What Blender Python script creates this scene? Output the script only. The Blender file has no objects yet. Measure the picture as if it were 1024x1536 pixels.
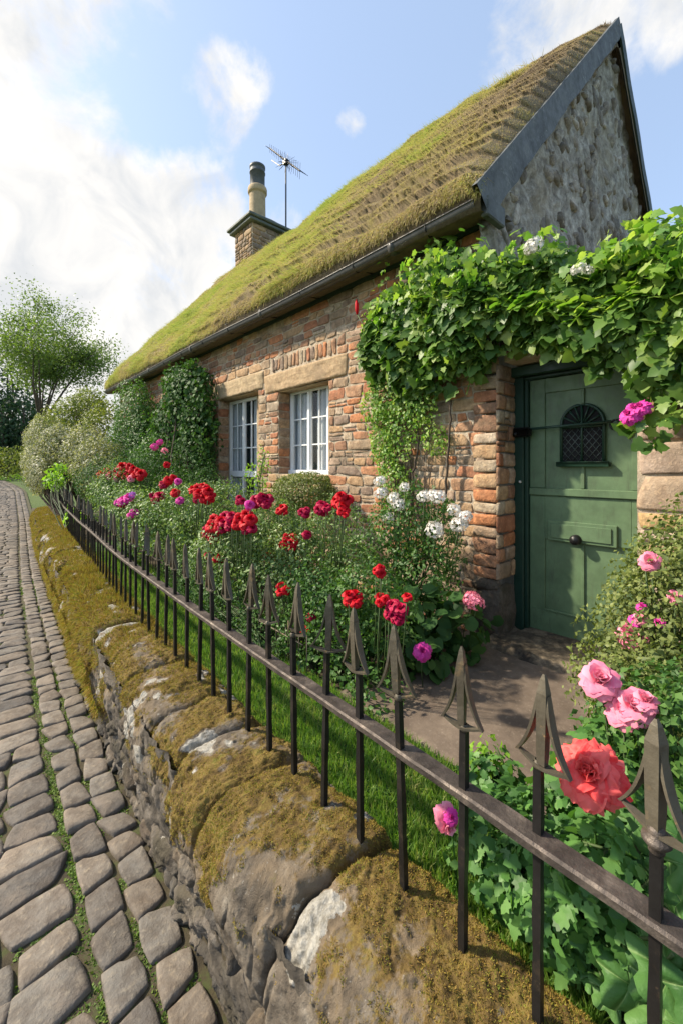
import bpy, math
import numpy as np
from mathutils import Vector, Matrix

# ------------------------------------------------------------------ camera, sky, sun
F = 630.0; W0 = 1024.0; HZ = 700.0                 # focal length and horizon in photo pixels
YAW = math.atan(572.0 / F)
ca, sa = math.cos(YAW), math.sin(YAW)
S = bpy.context.scene
C = S.collection
cd = bpy.data.cameras.new("camera")
cam = bpy.data.objects.new("camera", cd); C.objects.link(cam)
cam.location = (0, 0, 0)
cam.rotation_euler = (math.pi / 2, 0, -YAW)
cd.sensor_fit = 'HORIZONTAL'; cd.sensor_width = 36.0; cd.lens = 36.0 * F / W0
cd.shift_y = -(768.0 - HZ) / W0
cd.clip_start = 0.02; cd.clip_end = 3000
S.camera = cam

SUN_EL = math.radians(40); SUN_AZ = math.radians(-38)     # azimuth clockwise from +Y
def nrm(v):
    v = np.asarray(v, float); return v / np.linalg.norm(v)
def pdir(x, y):
    u = (x - 512) / F; v = (HZ - y) / F
    return np.array([ca * u + sa, -sa * u + ca, v])
def PX(x, y, X=None, Y=None, Z=None):
    d = pdir(x, y)
    k = X / d[0] if X is not None else (Y / d[1] if Y is not None else Z / d[2])
    return d * k

w = bpy.data.worlds.new("World"); S.world = w; w.use_nodes = True
nt = w.node_tree; nt.nodes.clear()
wo = nt.nodes.new('ShaderNodeOutputWorld'); bg = nt.nodes.new('ShaderNodeBackground')
sky = nt.nodes.new('ShaderNodeTexSky'); sky.sky_type = 'NISHITA'; sky.sun_disc = False
sky.sun_elevation = SUN_EL; sky.sun_rotation = SUN_AZ; sky.air_density = 0.9; sky.dust_density = 1.6; sky.ozone_density = 1.2
bg.inputs['Strength'].default_value = 0.15
tcw = nt.nodes.new('ShaderNodeTexCoord')
def wmath(op, a, b=None, c=None):
    n = nt.nodes.new('ShaderNodeMath'); n.operation = op
    for i, q in enumerate((a, b, c)):
        if q is None: continue
        if isinstance(q, (int, float)): n.inputs[i].default_value = q
        else: nt.links.new(q, n.inputs[i])
    return n.outputs[0]
mask = None
# soft cloud banks: centre direction (as seen in the photo), inner and outer radius in degrees, weight
for (x, y, r0, r1, wt) in [(40, 420, 9, 26, 1.0), (190, 430, 8, 19, 1.0), (-200, 500, 20, 40, 1.0), (30, 180, 3, 13, .8), (-60, 60, 5, 20, .9),
                           (345, 150, 1.0, 6.5, .72), (355, 258, 1, 6, .72), (310, 150, .5, 5, .6), (265, 195, .5, 3, .55), (850, 55, 2, 8, .8),(780, 60, 1, 6, .72), (915, 75, 1, 5, .5),
                           (526, 178, .3, 2.4, .5), (300, 340, 4, 11, .9), (400, 340, 2, 8, .75), (1015, 5, 1, 5, .6), (225, 25, .5, 4, .5), (90, 60, 2, 9, .5)]:
    c = nrm(pdir(x, y))
    dn = nt.nodes.new('ShaderNodeVectorMath'); dn.operation = 'DOT_PRODUCT'
    nt.links.new(tcw.outputs['Generated'], dn.inputs[0]); dn.inputs[1].default_value = c
    mr = nt.nodes.new('ShaderNodeMapRange'); mr.interpolation_type = 'SMOOTHSTEP'
    mr.inputs['From Min'].default_value = math.cos(math.radians(r1)); mr.inputs['From Max'].default_value = math.cos(math.radians(r0))
    mr.inputs['To Max'].default_value = wt
    nt.links.new(dn.outputs['Value'], mr.inputs['Value'])
    mask = mr.outputs[0] if mask is None else wmath('MAXIMUM', mask, mr.outputs[0])
def wnoise(sc, det, rough, dist=0.0):
    n = nt.nodes.new('ShaderNodeTexNoise'); n.inputs['Scale'].default_value = sc; n.inputs['Detail'].default_value = det
    n.inputs['Roughness'].default_value = rough; n.inputs['Distortion'].default_value = dist
    nt.links.new(tcw.outputs['Generated'], n.inputs['Vector']); return n.outputs['Fac']
n1 = wnoise(4.6, 10, .62, .25)
val = wmath('MULTIPLY_ADD', mask, .43, n1)
mr = nt.nodes.new('ShaderNodeMapRange'); mr.interpolation_type = 'SMOOTHSTEP'
mr.inputs['From Min'].default_value = .68; mr.inputs['From Max'].default_value = .90
nt.links.new(val, mr.inputs['Value'])
n2 = wnoise(7.5, 6, .55, .6)
cr = nt.nodes.new('ShaderNodeValToRGB'); cr.color_ramp.elements[0].position = .38; cr.color_ramp.elements[1].position = .60
cr.color_ramp.elements[0].color = (2.95, 3.02, 3.1, 1); cr.color_ramp.elements[1].color = (3.95, 3.85, 3.7, 1)
nt.links.new(n2, cr.inputs['Fac'])
hz = nt.nodes.new('ShaderNodeMix'); hz.data_type = 'RGBA'   # thin high veil that pales the blue
hz.inputs['Factor'].default_value = .45; hz.inputs[7].default_value = (2.55, 3.25, 4.3, 1)
nt.links.new(sky.outputs['Color'], hz.inputs[6])
mx = nt.nodes.new('ShaderNodeMix'); mx.data_type = 'RGBA'
nt.links.new(mr.outputs[0], mx.inputs['Factor']); nt.links.new(hz.outputs[2], mx.inputs[6]); nt.links.new(cr.outputs['Color'], mx.inputs[7])
nt.links.new(mx.outputs[2], bg.inputs['Color']); nt.links.new(bg.outputs[0], wo.inputs['Surface'])

sd = bpy.data.lights.new("sun", 'SUN'); sd.energy = 4.4; sd.angle = math.radians(2.0); sd.color = (1.0, .88, .70)
so = bpy.data.objects.new("sun", sd); C.objects.link(so)
sdir = Vector((math.sin(SUN_AZ) * math.cos(SUN_EL), math.cos(SUN_AZ) * math.cos(SUN_EL), math.sin(SUN_EL)))
so.rotation_euler = sdir.to_track_quat('Z', 'Y').to_euler(); so.location = (-20, 20, 30)
S.view_settings.view_transform = 'Standard'; S.view_settings.look = 'None'
S.view_settings.exposure = 0.88; S.view_settings.gamma = 1.0
S.render.engine = 'CYCLES'
S.cycles.max_bounces = 6; S.cycles.diffuse_bounces = 3; S.cycles.glossy_bounces = 2; S.cycles.transmission_bounces = 4; S.cycles.transparent_max_bounces = 6

# ------------------------------------------------------------------ numeric helpers
def hsh(ix, iy, iz, seed):
    h = (ix.astype(np.int64) * 374761393 + iy.astype(np.int64) * 668265263 + iz.astype(np.int64) * 1274126177 + seed * 974634777) & 0xffffffff
    h = ((h ^ (h >> 13)) * 1103515245) & 0xffffffff
    h = ((h ^ (h >> 16)) * 2246822519) & 0xffffffff
    return ((h ^ (h >> 15)) & 0xffffff) / float(0xffffff)
def vn(p, seed=0):
    p = np.asarray(p, float); i = np.floor(p); f = p - i; f = f * f * (3 - 2 * f); i = i.astype(np.int64)
    x, y, z = i[..., 0], i[..., 1], i[..., 2]; r = 0
    for a in (0, 1):
        for b in (0, 1):
            for c in (0, 1):
                wgt = (f[..., 0] if a else 1 - f[..., 0]) * (f[..., 1] if b else 1 - f[..., 1]) * (f[..., 2] if c else 1 - f[..., 2])
                r = r + wgt * hsh(x + a, y + b, z + c, seed)
    return r
def fbm(p, o=4, seed=0):
    p = np.asarray(p, float); r = 0; a = .5; t = 0
    for k in range(o):
        r = r + a * vn(p * 2 ** k + 17.3 * k, seed + k); t += a; a *= .5
    return r / t                                  # 0..1, mean .5
def sst(a, b, x):
    t = np.clip((x - a) / (b - a), 0, 1); return t * t * (3 - 2 * t)
def unit(v): return v / (np.linalg.norm(v, axis=-1, keepdims=True) + 1e-12)
def gridf(nu, nv, off=0):
    i, j = np.meshgrid(np.arange(nu - 1), np.arange(nv - 1), indexing='ij'); a = (i * nv + j).ravel()
    return np.stack([a, a + nv, a + nv + 1, a + 1], 1) + off

class MB:
    def __init__(s): s.v = []; s.f = []; s.n = 0; s.a = {}
    def add(s, v, f, mi=0, flip=False, **at):
        v = np.asarray(v, float).reshape(-1, 3); f = np.asarray(f, np.int64)
        if flip: f = f[:, ::-1]
        for k in set(list(at) + list(s.a)):
            s.a.setdefault(k, [np.zeros(s.n)] if s.n else [])
            q = at.get(k, 0.0); s.a[k].append(np.broadcast_to(np.asarray(q, float), (len(v),)) if np.ndim(q) == 0 else np.asarray(q, float).ravel())
        s.v.append(v); s.f.append((f + s.n, mi)); s.n += len(v); return s
    def grid(s, P, mi=0, flip=False, **at):
        return s.add(P.reshape(-1, 3), gridf(P.shape[0], P.shape[1]), mi, flip, **at)
    def box(s, lo, hi, mi=0, M=None):
        lo = np.array(lo, float); hi = np.array(hi, float)
        v = np.array([[a, b, c] for a in (0, 1) for b in (0, 1) for c in (0, 1)], float) * (hi - lo) + lo
        if M is not None: v = v @ np.array(M)[:3, :3].T + np.array(M)[:3, 3] if np.array(M).shape == (4, 4) else v @ np.array(M).T
        return s.add(v, [[0, 1, 3, 2], [4, 6, 7, 5], [0, 4, 5, 1], [2, 3, 7, 6], [0, 2, 6, 4], [1, 5, 7, 3]], mi)
    def bbox(s, lo, hi, b=.006, mi=0):              # bevelled box
        lo = np.array(lo, float); hi = np.array(hi, float); c = (lo + hi) / 2; h = (hi - lo) / 2; b = min(b, *(h * .45))
        v = []; idx = {}
        for sx in (-1, 1):
            for sy in (-1, 1):
                for sz in (-1, 1):
                    for ax in range(3):
                        q = h.copy() - b; q[ax] = h[ax]; idx[(sx, sy, sz, ax)] = len(v); v.append(c + q * np.array([sx, sy, sz]))
        g = lambda sx, sy, sz, ax: idx[(sx, sy, sz, ax)]
        quads = []; tris = []
        for ax in range(3):
            o = [k for k in range(3) if k != ax]
            for sg in (-1, 1):
                cyc = []
                for (p, q) in ((-1, -1), (1, -1), (1, 1), (-1, 1)):
                    sx = [0, 0, 0]; sx[ax] = sg; sx[o[0]] = p; sx[o[1]] = q; cyc.append(g(*sx, ax))
                fl = (sg == 1) != (ax == 1); quads.append(cyc if fl else cyc[::-1])
        for ax in range(3):                          # edge bevels, edge runs along ax
            o = [k for k in range(3) if k != ax]
            for p in (-1, 1):
                for q in (-1, 1):
                    a = [0, 0, 0]; a[o[0]] = p; a[o[1]] = q; lo_ = list(a); hi_ = list(a); lo_[ax] = -1; hi_[ax] = 1
                    quads.append([g(*lo_, o[0]), g(*hi_, o[0]), g(*hi_, o[1]), g(*lo_, o[1])])
        for sx in (-1, 1):
            for sy in (-1, 1):
                for sz in (-1, 1): tris.append([g(sx, sy, sz, 0), g(sx, sy, sz, 1), g(sx, sy, sz, 2)])
        n0 = s.n; s.add(v, quads, mi); s.f.append((np.array(tris) + n0, mi)); return s
    def tube(s, pts, r, k=8, mi=0, cap=True, flat=1.0):
        pts = np.asarray(pts, float); n = len(pts); r = np.broadcast_to(np.asarray(r, float), (n,))
        t = unit(np.gradient(pts, axis=0)); up = np.array([0, 0, 1.0]) if abs(t[0][2]) < .9 else np.array([0, 1.0, 0])
        a = unit(np.cross(t, up)); b = np.cross(t, a)
        th = np.linspace(0, 2 * np.pi, k, endpoint=False) + np.pi / k
        P = pts[:, None] + r[:, None, None] * (np.cos(th)[None, :, None] * a[:, None] + flat * np.sin(th)[None, :, None] * b[:, None])
        i, j = np.meshgrid(np.arange(n - 1), np.arange(k), indexing='ij'); i = i.ravel(); j = j.ravel(); j2 = (j + 1) % k
        n0 = s.n
        s.add(P.reshape(-1, 3), np.stack([i * k + j, i * k + j2, (i + 1) * k + j2, (i + 1) * k + j], 1)[:, ::-1], mi)
        if cap:
            s.f.append((np.array([np.arange(k)]) + n0, mi)); s.f.append((np.array([np.arange(k)[::-1]]) + n0 + (n - 1) * k, mi))
        return s
    def lathe(s, c, prof, k=20, mi=0):               # prof: (r, z)
        prof = np.array(prof, float); th = np.linspace(0, 2 * np.pi, k + 1)
        P = np.stack([prof[:, None, 0] * np.cos(th), prof[:, None, 0] * np.sin(th), np.broadcast_to(prof[:, 1:2], (len(prof), k + 1))], -1) + np.array(c, float)
        return s.grid(P, mi, flip=True)
    def build(s, name, mats, parent=None, origin=None, smooth=True, thing=False):
        v = np.concatenate(s.v) if s.v else np.zeros((0, 3))
        if parent is not None: org = ORI[parent.name]
        else: org = np.array(origin, float) if origin is not None else np.zeros(3)
        m = bpy.data.meshes.new(name); m.vertices.add(len(v)); m.vertices.foreach_set('co', (v - org).astype(np.float32).ravel())
        loops = np.concatenate([f.ravel() for f, _ in s.f]); tot = np.concatenate([np.full(len(f), f.shape[1]) for f, _ in s.f])
        m.loops.add(len(loops)); m.loops.foreach_set('vertex_index', loops.astype(np.int32))
        m.polygons.add(len(tot)); m.polygons.foreach_set('loop_start', np.concatenate([[0], np.cumsum(tot)[:-1]]).astype(np.int32))
        m.polygons.foreach_set('material_index', np.concatenate([np.full(len(f), mi) for f, mi in s.f]).astype(np.int32))
        m.update(calc_edges=True)
        m.polygons.foreach_set('use_smooth', np.full(len(tot), bool(smooth)))
        for k, q in s.a.items():
            a = m.attributes.new(k, 'FLOAT', 'POINT'); a.data.foreach_set('value', np.concatenate(q).astype(np.float32))
        for q in (mats if isinstance(mats, (list, tuple)) else [mats]): m.materials.append(q)
        o = bpy.data.objects.new(name, m); C.objects.link(o)
        if parent is not None: o.parent = parent
        else: o.location = org
        ORI[o.name] = org
        return o
ORI = {}
def empty(name, loc):
    o = bpy.data.objects.new(name, None); C.objects.link(o); o.location = loc; o.empty_display_size = .1
    ORI[o.name] = np.array(loc, float); return o
def tag(o, label=None, cat=None, group=None, kind=None):
    if label: o['label'] = label
    if cat: o['category'] = cat
    if group: o['group'] = group
    if kind: o['kind'] = kind
    return o

# ------------------------------------------------------------------ material helpers
class NT:
    def __init__(s, name):
        s.m = bpy.data.materials.new(name); s.m.use_nodes = True; s.t = s.m.node_tree; s.b = s.t.nodes['Principled BSDF']; s.o = s.t.nodes['Material Output']
        s.b.inputs['Specular IOR Level'].default_value = .3
    def n(s, t, **k):
        q = s.t.nodes.new(t)
        for a, b in k.items(): setattr(q, a, b)
        return q
    def L(s, a, b): s.t.links.new(a, b)
    def co(s): return s.n('ShaderNodeTexCoord').outputs['Object']
    def pos(s): return s.n('ShaderNodeNewGeometry').outputs['Position']
    def isl(s): return s.n('ShaderNodeNewGeometry').outputs['Random Per Island']
    def attr(s, nm): return s.n('ShaderNodeAttribute', attribute_name=nm).outputs['Fac']
    def noise(s, sc, det=4, rg=.55, vec=None, dist=0, st=None):
        q = s.n('ShaderNodeTexNoise'); q.inputs['Scale'].default_value = sc; q.inputs['Detail'].default_value = det; q.inputs['Roughness'].default_value = rg; q.inputs['Distortion'].default_value = dist
        v = vec if vec is not None else s.pos()
        if st is not None:
            mp = s.n('ShaderNodeMapping'); mp.inputs['Scale'].default_value = st; s.L(v, mp.inputs['Vector']); v = mp.outputs[0]
        s.L(v, q.inputs['Vector']); return q.outputs['Fac']
    def ramp(s, fac, stops, interp='LINEAR'):
        q = s.n('ShaderNodeValToRGB'); q.color_ramp.interpolation = interp; e = q.color_ramp.elements
        while len(e) < len(stops): e.new(.5)
        for i, (p, c) in enumerate(stops):
            e[i].position = p; e[i].color = (*c, 1) if len(c) == 3 else c
        s.L(fac, q.inputs['Fac']); return q.outputs['Color']
    def rng(s, v, a, b, c=0., d=1., sm=True):
        q = s.n('ShaderNodeMapRange'); q.interpolation_type = 'SMOOTHSTEP' if sm else 'LINEAR'
        for k, z in zip(('From Min', 'From Max', 'To Min', 'To Max'), (a, b, c, d)): q.inputs[k].default_value = z
        s.L(v, q.inputs['Value']); return q.outputs[0]
    def mix(s, f, a, b, mode='MIX'):
        q = s.n('ShaderNodeMix', data_type='RGBA', blend_type=mode)
        for v, i in ((f, 0), (a, 6), (b, 7)):
            if isinstance(v, (int, float)): q.inputs[i].default_value = v
            elif isinstance(v, tuple): q.inputs[i].default_value = (*v, 1)
            else: s.L(v, q.inputs[i])
        return q.outputs[2]
    def math(s, op, a, b=None, c=None):
        q = s.n('ShaderNodeMath', operation=op)
        for i, v in enumerate((a, b, c)):
            if v is None: continue
            if isinstance(v, (int, float)): q.inputs[i].default_value = v
            else: s.L(v, q.inputs[i])
        return q.outputs[0]
    def bump(s, h, st=.3, dist=.01, prev=None):
        q = s.n('ShaderNodeBump'); q.inputs['Strength'].default_value = st; q.inputs['Distance'].default_value = dist; s.L(h, q.inputs['Height'])
        if prev is not None: s.L(prev, q.inputs['Normal'])
        return q.outputs[0]
    def out(s, col=None, rough=None, nor=None, metal=None):
        if col is not None:
            if isinstance(col, tuple): s.b.inputs['Base Color'].default_value = (*col, 1)
            else: s.L(col, s.b.inputs['Base Color'])
        if rough is not None:
            if isinstance(rough, (int, float)): s.b.inputs['Roughness'].default_value = rough
            else: s.L(rough, s.b.inputs['Roughness'])
        if nor is not None: s.L(nor, s.b.inputs['Normal'])
        if metal is not None: s.b.inputs['Metallic'].default_value = metal
        return s.m

def leaf_mat(name, cols, trans=.35, rough=.5, sc=3.0, spec=.35, gl=1.25):
    t = NT(name); n = len(cols)
    r = t.math('MULTIPLY_ADD', t.noise(sc, 3), .9, t.math('MULTIPLY_ADD', t.isl(), .75, -.32))
    col = t.ramp(r, [(i / (n - 1), c) for i, c in enumerate(cols)])
    t.out(col, rough); t.b.inputs['Specular IOR Level'].default_value = spec
    tr = t.n('ShaderNodeBsdfTranslucent'); tc = t.mix(1.0, col, (gl, gl * 1.08, .55), 'MULTIPLY'); t.L(tc, tr.inputs['Color'])
    ms = t.n('ShaderNodeMixShader'); ms.inputs[0].default_value = trans
    t.L(t.b.outputs[0], ms.inputs[1]); t.L(tr.outputs[0], ms.inputs[2]); t.L(ms.outputs[0], t.o.inputs['Surface'])
    return t.m
def petal_mat(name, c1, c2, trans=.3):
    t = NT(name)
    col = t.mix(t.isl(), c1, c2); col = t.mix(t.rng(t.noise(60, 3), .35, .7), col, t.mix(.5, col, c2))
    t.out(col, .55); t.b.inputs['Specular IOR Level'].default_value = .2
    tr = t.n('ShaderNodeBsdfTranslucent'); t.L(col, tr.inputs['Color'])
    ms = t.n('ShaderNodeMixShader'); ms.inputs[0].default_value = trans
    t.L(t.b.outputs[0], ms.inputs[1]); t.L(tr.outputs[0], ms.inputs[2]); t.L(ms.outputs[0], t.o.inputs['Surface'])
    return t.m
def stone_mat(name, cols, mottle=.5, bumpd=.006, fine=90, lich=None, grime=None, hard=True):
    t = NT(name); n = len(cols)
    base = t.ramp(t.isl(), [(i / n, c) for i, c in enumerate(cols)], 'CONSTANT' if hard else 'LINEAR')
    nz = t.noise(14, 6, .62)
    col = t.mix(t.rng(nz, .3, .7, 0, mottle), base, t.mix(1, base, (.52, .46, .42), 'MULTIPLY'))
    nz2 = t.noise(38, 5, .6)
    col = t.mix(t.rng(nz2, .5, .75, 0, mottle * .9), col, t.mix(1, base, (1.45, 1.36, 1.2), 'MULTIPLY'))
    if grime: col = t.mix(t.rng(t.noise(3.2, 5, .65), .48, .66, 0, grime[1]), col, grime[0])
    col = t.mix(t.rng(t.noise(150, 4, .75), .56, .68, 0, .42), col, t.mix(1, col, (.45, .43, .42), 'MULTIPLY')); col = t.mix(t.rng(t.noise(120, 4, .75), .58, .70, 0, .45), col, t.mix(1, col, (1.6, 1.55, 1.45), 'MULTIPLY'))
    if lich: col = t.mix(t.rng(t.noise(9, 6, .7, dist=.6), .64, .70, 0, .85), col, lich)
    nf = t.noise(fine, 5, .65)
    nor = t.bump(nf, .55, bumpd, t.bump(nz2, .5, bumpd * 2))
    return t.out(col, .88, nor)

# plain palette
MAT = {}
MAT['facade'] = stone_mat('sandstone_facade', [(.46, .31, .18), (.49, .215, .10), (.32, .18, .11), (.46, .37, .26), (.44, .26, .155), (.36, .26, .175), (.52, .42, .31), (.48, .24, .13), (.40, .29, .19), (.27, .20, .15), (.47, .31, .175), (.42, .185, .10), (.45, .33, .24)], .85, .009, 60, grime=((.15, .115, .075), .6))
def mort():
    t = NT('mortar'); nz = t.noise(26, 6, .7); c = t.ramp(nz, [(.3, (.36, .285, .20)), (.7, (.55, .46, .345))])
    c = t.mix(t.rng(t.noise(1.6, 6, .7), .46, .62, 0, .75), c, (.17, .135, .09))
    return t.out(c, .95, t.bump(t.noise(120, 5, .7), .7, .006, t.bump(nz, .7, .02)))
MAT['mortar'] = mort()
MAT['greystone'] = stone_mat('grey_rubble', [(.085, .075, .062), (.12, .105, .085), (.155, .135, .108), (.07, .063, .052), (.11, .09, .068), (.14, .115, .085), (.10, .093, .082), (.18, .16, .135)], .9, .014, 50, lich=(.30, .28, .24), grime=((.055, .047, .03), .85))
def grend():
    t = NT('grey_render'); nz = t.noise(9, 7, .7); c = t.ramp(nz, [(.28, (.11, .10, .085)), (.44, (.27, .245, .205)), (.57, (.43, .40, .34)), (.69, (.66, .62, .53))])
    c = t.mix(t.rng(t.noise(2.0, 4), .5, .7, 0, .5), c, (.33, .27, .17))
    return t.out(c, .93, t.bump(t.noise(75, 6, .7), .8, .012, t.bump(nz, .9, .06)))
MAT['grey_render'] = grend()
MAT['sett'] = stone_mat('road_setts', [(.165, .145, .120), (.135, .121, .104), (.195, .173, .145), (.15, .134, .113), (.172, .147, .118), (.12, .110, .098), (.168, .156, .136), (.21, .185, .152)], .8, .006, 110, grime=((.26, .21, .16), .45))
MAT['quoin'] = stone_mat('lintel_stone', [(.44, .32, .19), (.47, .36, .22)], .7, .005, 60, grime=((.22, .16, .10), .6))
def pale_quoin():
    t = NT('doorway_stone'); return None
MAT['rightstone'] = stone_mat('pale_block_stone', [(.40, .30, .21), (.46, .31, .15), (.35, .27, .20), (.43, .33, .26), (.38, .25, .15)], .7, .006, 60, grime=((.17, .13, .09), .4))

def coping():
    t = NT('mossy_coping'); nz = t.noise(11, 7, .66)
    st = t.ramp(nz, [(.30, (.055, .045, .034)), (.46, (.125, .102, .076)), (.6, (.19, .16, .122)), (.76, (.31, .275, .22))])
    st = t.mix(t.rng(t.noise(3.0, 4), .45, .65, 0, .55), st, (.22, .155, .085))
    st = t.mix(t.rng(t.noise(55, 4, .7), .60, .72, 0, .5), st, (.46, .43, .37))
    mo = t.ramp(t.noise(17, 6, .75), [(.28, (.04, .026, .01)), (.45, (.125, .08, .024)), (.58, (.185, .13, .034)), (.72, (.13, .138, .024))])
    ms = t.math('MULTIPLY_ADD', t.noise(38, 6, .75), .8, t.math('ADD', t.attr('moss'), -.4))
    mf = t.rng(ms, .42, .58)
    col = t.mix(mf, st, mo)
    lf = t.rng(t.math('MULTIPLY_ADD', t.noise(19, 8, .78), 1.3, t.math('ADD', t.attr('lichen'), -.65)), .47, .53)
    col = t.mix(lf, col, t.ramp(t.noise(45, 5, .7), [(.35, (.20, .185, .15)), (.6, (.40, .38, .33))]))
    nor = t.bump(t.noise(210, 5, .75), .7, .007, t.bump(t.noise(45, 5, .7), .6, .016))
    return t.out(col, .93, nor)
MAT['coping'] = coping()
MAT['moss'] = leaf_mat('moss_tufts', [(.075, .045, .013), (.21, .13, .036), (.36, .24, .065), (.33, .26, .055), (.21, .23, .036), (.13, .17, .026)], .25, .8, 9.0, .1)
def thatch():
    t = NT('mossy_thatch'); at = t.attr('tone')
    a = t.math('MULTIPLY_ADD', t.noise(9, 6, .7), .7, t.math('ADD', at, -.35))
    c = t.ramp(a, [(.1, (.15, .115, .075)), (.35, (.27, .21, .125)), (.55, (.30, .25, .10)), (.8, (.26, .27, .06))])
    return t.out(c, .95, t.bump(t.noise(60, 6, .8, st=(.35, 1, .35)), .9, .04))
MAT['thatch'] = thatch()
def straw():
    t = NT('thatch_blades'); at = t.attr('tone')
    a = t.math('MULTIPLY_ADD', t.isl(), .42, t.math('ADD', at, -.21))
    c = t.ramp(a, [(.05, (.17, .13, .08)), (.28, (.46, .37, .235)), (.5, (.55, .45, .19)), (.72, (.50, .50, .13)), (.95, (.36, .45, .09))])
    t.out(c, .85); tr = t.n('ShaderNodeBsdfTranslucent'); t.L(c, tr.inputs['Color'])
    ms = t.n('ShaderNodeMixShader'); ms.inputs[0].default_value = .3
    t.L(t.b.outputs[0], ms.inputs[1]); t.L(tr.outputs[0], ms.inputs[2]); t.L(ms.outputs[0], t.o.inputs['Surface'])
    return t.m
MAT['straw'] = straw()
def paint(name, c, rough=.42, var=.18, metal=0, bs=.15, chips=None, dirt=0.):
    t = NT(name); nz = t.noise(7, 6, .65)
    col = t.mix(t.rng(nz, .3, .75, 0, 1), c, tuple(k * (1 - var) for k in c))
    if dirt: col = t.mix(t.rng(t.noise(5, 7, .75, st=(1, 3.2, .7)), .5, .72, 0, dirt), col, (.06, .07, .045)); col = t.mix(t.rng(t.noise(42, 6, .8), .66, .72, 0, .5), col, (.20, .22, .15))
    if chips: col = t.mix(t.rng(t.noise(26, 7, .75), .60, .68, 0, 1), col, chips); col = t.mix(t.rng(t.noise(6, 8, .8), .54, .66, 0, .6), col, chips)
    return t.out(col, t.rng(t.noise(20, 4), .2, .8, rough - .1, rough + .14), t.bump(t.noise(40, 4), bs, .003), metal)
MAT['door'] = paint('door_green', (.112, .178, .092), .42, .3, dirt=.55)
MAT['frame_green'] = paint('frame_green', (.018, .048, .032), .38, .3)
MAT['white'] = paint('white_frame', (.76, .77, .76), .4, .12)
MAT['slate'] = paint('slate_board', (.12, .128, .125), .65, .55, bs=.9, chips=(.24, .25, .23))
MAT['dark_green'] = paint('dark_board', (.03, .05, .035), .55, .3)
MAT['gutter'] = paint('gutter_iron', (.10, .098, .092), .42, .35, .15, .3)
MAT['iron'] = paint('wrought_iron', (.030, .028, .027), .42, .45, .55, .6, chips=(.085, .065, .045))
MAT['spear'] = paint('weathered_iron', (.125, .108, .078), .5, .5, .3, .9, chips=(.25, .17, .085))
def railm():
    t = NT('worn_rail'); c = t.ramp(t.noise(12, 7, .7), [(.3, (.035, .030, .028)), (.52, (.085, .07, .06)), (.66, (.17, .14, .115))])
    return t.out(c, t.rng(t.noise(30, 4), .3, .7, .42, .65), t.bump(t.noise(70, 5, .7), .7, .005), .45)
MAT['rail'] = railm()
MAT['clay'] = paint('chimney_clay', (.47, .36, .22), .8, .3, bs=.5)
MAT['potdark'] = paint('flue_pipe', (.10, .11, .115), .5, .3)
MAT['lead'] = paint('cap_lead', (.12, .14, .13), .6, .4, bs=.5, chips=(.12, .15, .06))
MAT['black'] = paint('black_iron', (.012, .012, .012), .4, .2)
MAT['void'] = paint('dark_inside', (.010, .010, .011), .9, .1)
def glass():
    t = NT('window_glass'); t.out((.035, .05, .055), .05); t.b.inputs['Specular IOR Level'].default_value = .9
    t.L(t.bump(t.noise(5, 2), .12, .02), t.b.inputs['Normal']); t.b.inputs['Alpha'].default_value = .16; return t.m
MAT['glass'] = glass()
def curt():
    t = NT('net_curtain'); v = t.noise(1, 3, .5, st=(1, 28, .6)); c = t.ramp(v, [(.35, (.42, .48, .52)), (.6, (.82, .86, .88))]); return t.out(c, .9, t.bump(v, .8, .03))
MAT['curtain'] = curt()
def ground(name, stops, sc=8, bd=.02, fine=60, rough=.95):
    t = NT(name); return t.out(t.ramp(t.noise(sc, 7, .68), stops), rough, t.bump(t.noise(fine, 6, .75), .7, bd))
MAT['soil'] = ground('garden_soil', [(.3, (.035, .028, .018)), (.7, (.075, .06, .035))])
MAT['joint'] = ground('joint_soil', [(.32, (.045, .037, .026)), (.5, (.075, .062, .035)), (.66, (.075, .10, .03))], 10, .012, 120)
MAT['turf'] = ground('turf', [(.3, (.035, .08, .015)), (.7, (.06, .13, .02))], 6)
MAT['field'] = ground('field', [(.3, (.05, .085, .02)), (.7, (.09, .13, .03))], .5)
def patio():
    t = NT('patio_concrete'); c = t.ramp(t.noise(4.5, 7, .68), [(.3, (.085, .064, .048)), (.52, (.145, .112, .085)), (.7, (.205, .16, .12))])
    c = t.mix(t.rng(t.noise(1.7, 5, .7), .5, .62, 0, .55), c, (.10, .075, .055))
    c = t.mix(t.rng(t.noise(60, 4, .7), .58, .7, 0, .4), c, (.33, .28, .22))
    return t.out(c, .85, t.bump(t.noise(130, 5, .7), .5, .004, t.bump(t.noise(12, 4), .5, .01)))
MAT['patio'] = patio()
def stepm():
    t = NT('doorstep_stone'); c = t.ramp(t.noise(7, 7, .72), [(.36, (.028, .023, .018)), (.5, (.10, .08, .055)), (.64, (.24, .19, .13))])
    return t.out(c, .9, t.bump(t.noise(60, 6, .7), .8, .012))
MAT['step'] = stepm()
MAT['bark'] = ground('bark', [(.3, (.05, .035, .025)), (.7, (.13, .10, .07))], 20, .01, 60)
MAT['stem'] = paint('green_stem', (.06, .10, .03), .6, .4)
MAT['grass'] = leaf_mat('grass_blades', [(.07, .14, .022), (.11, .24, .035), (.19, .30, .06), (.30, .30, .12)], .45, .5, 5)
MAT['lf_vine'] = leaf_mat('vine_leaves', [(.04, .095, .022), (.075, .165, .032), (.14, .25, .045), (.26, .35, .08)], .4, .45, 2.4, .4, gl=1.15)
MAT['lf_vtop'] = leaf_mat('young_vine_leaves', [(.06, .16, .03), (.14, .29, .045), (.28, .42, .08), (.40, .48, .16)], .45, .45, 3, .4)
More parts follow.
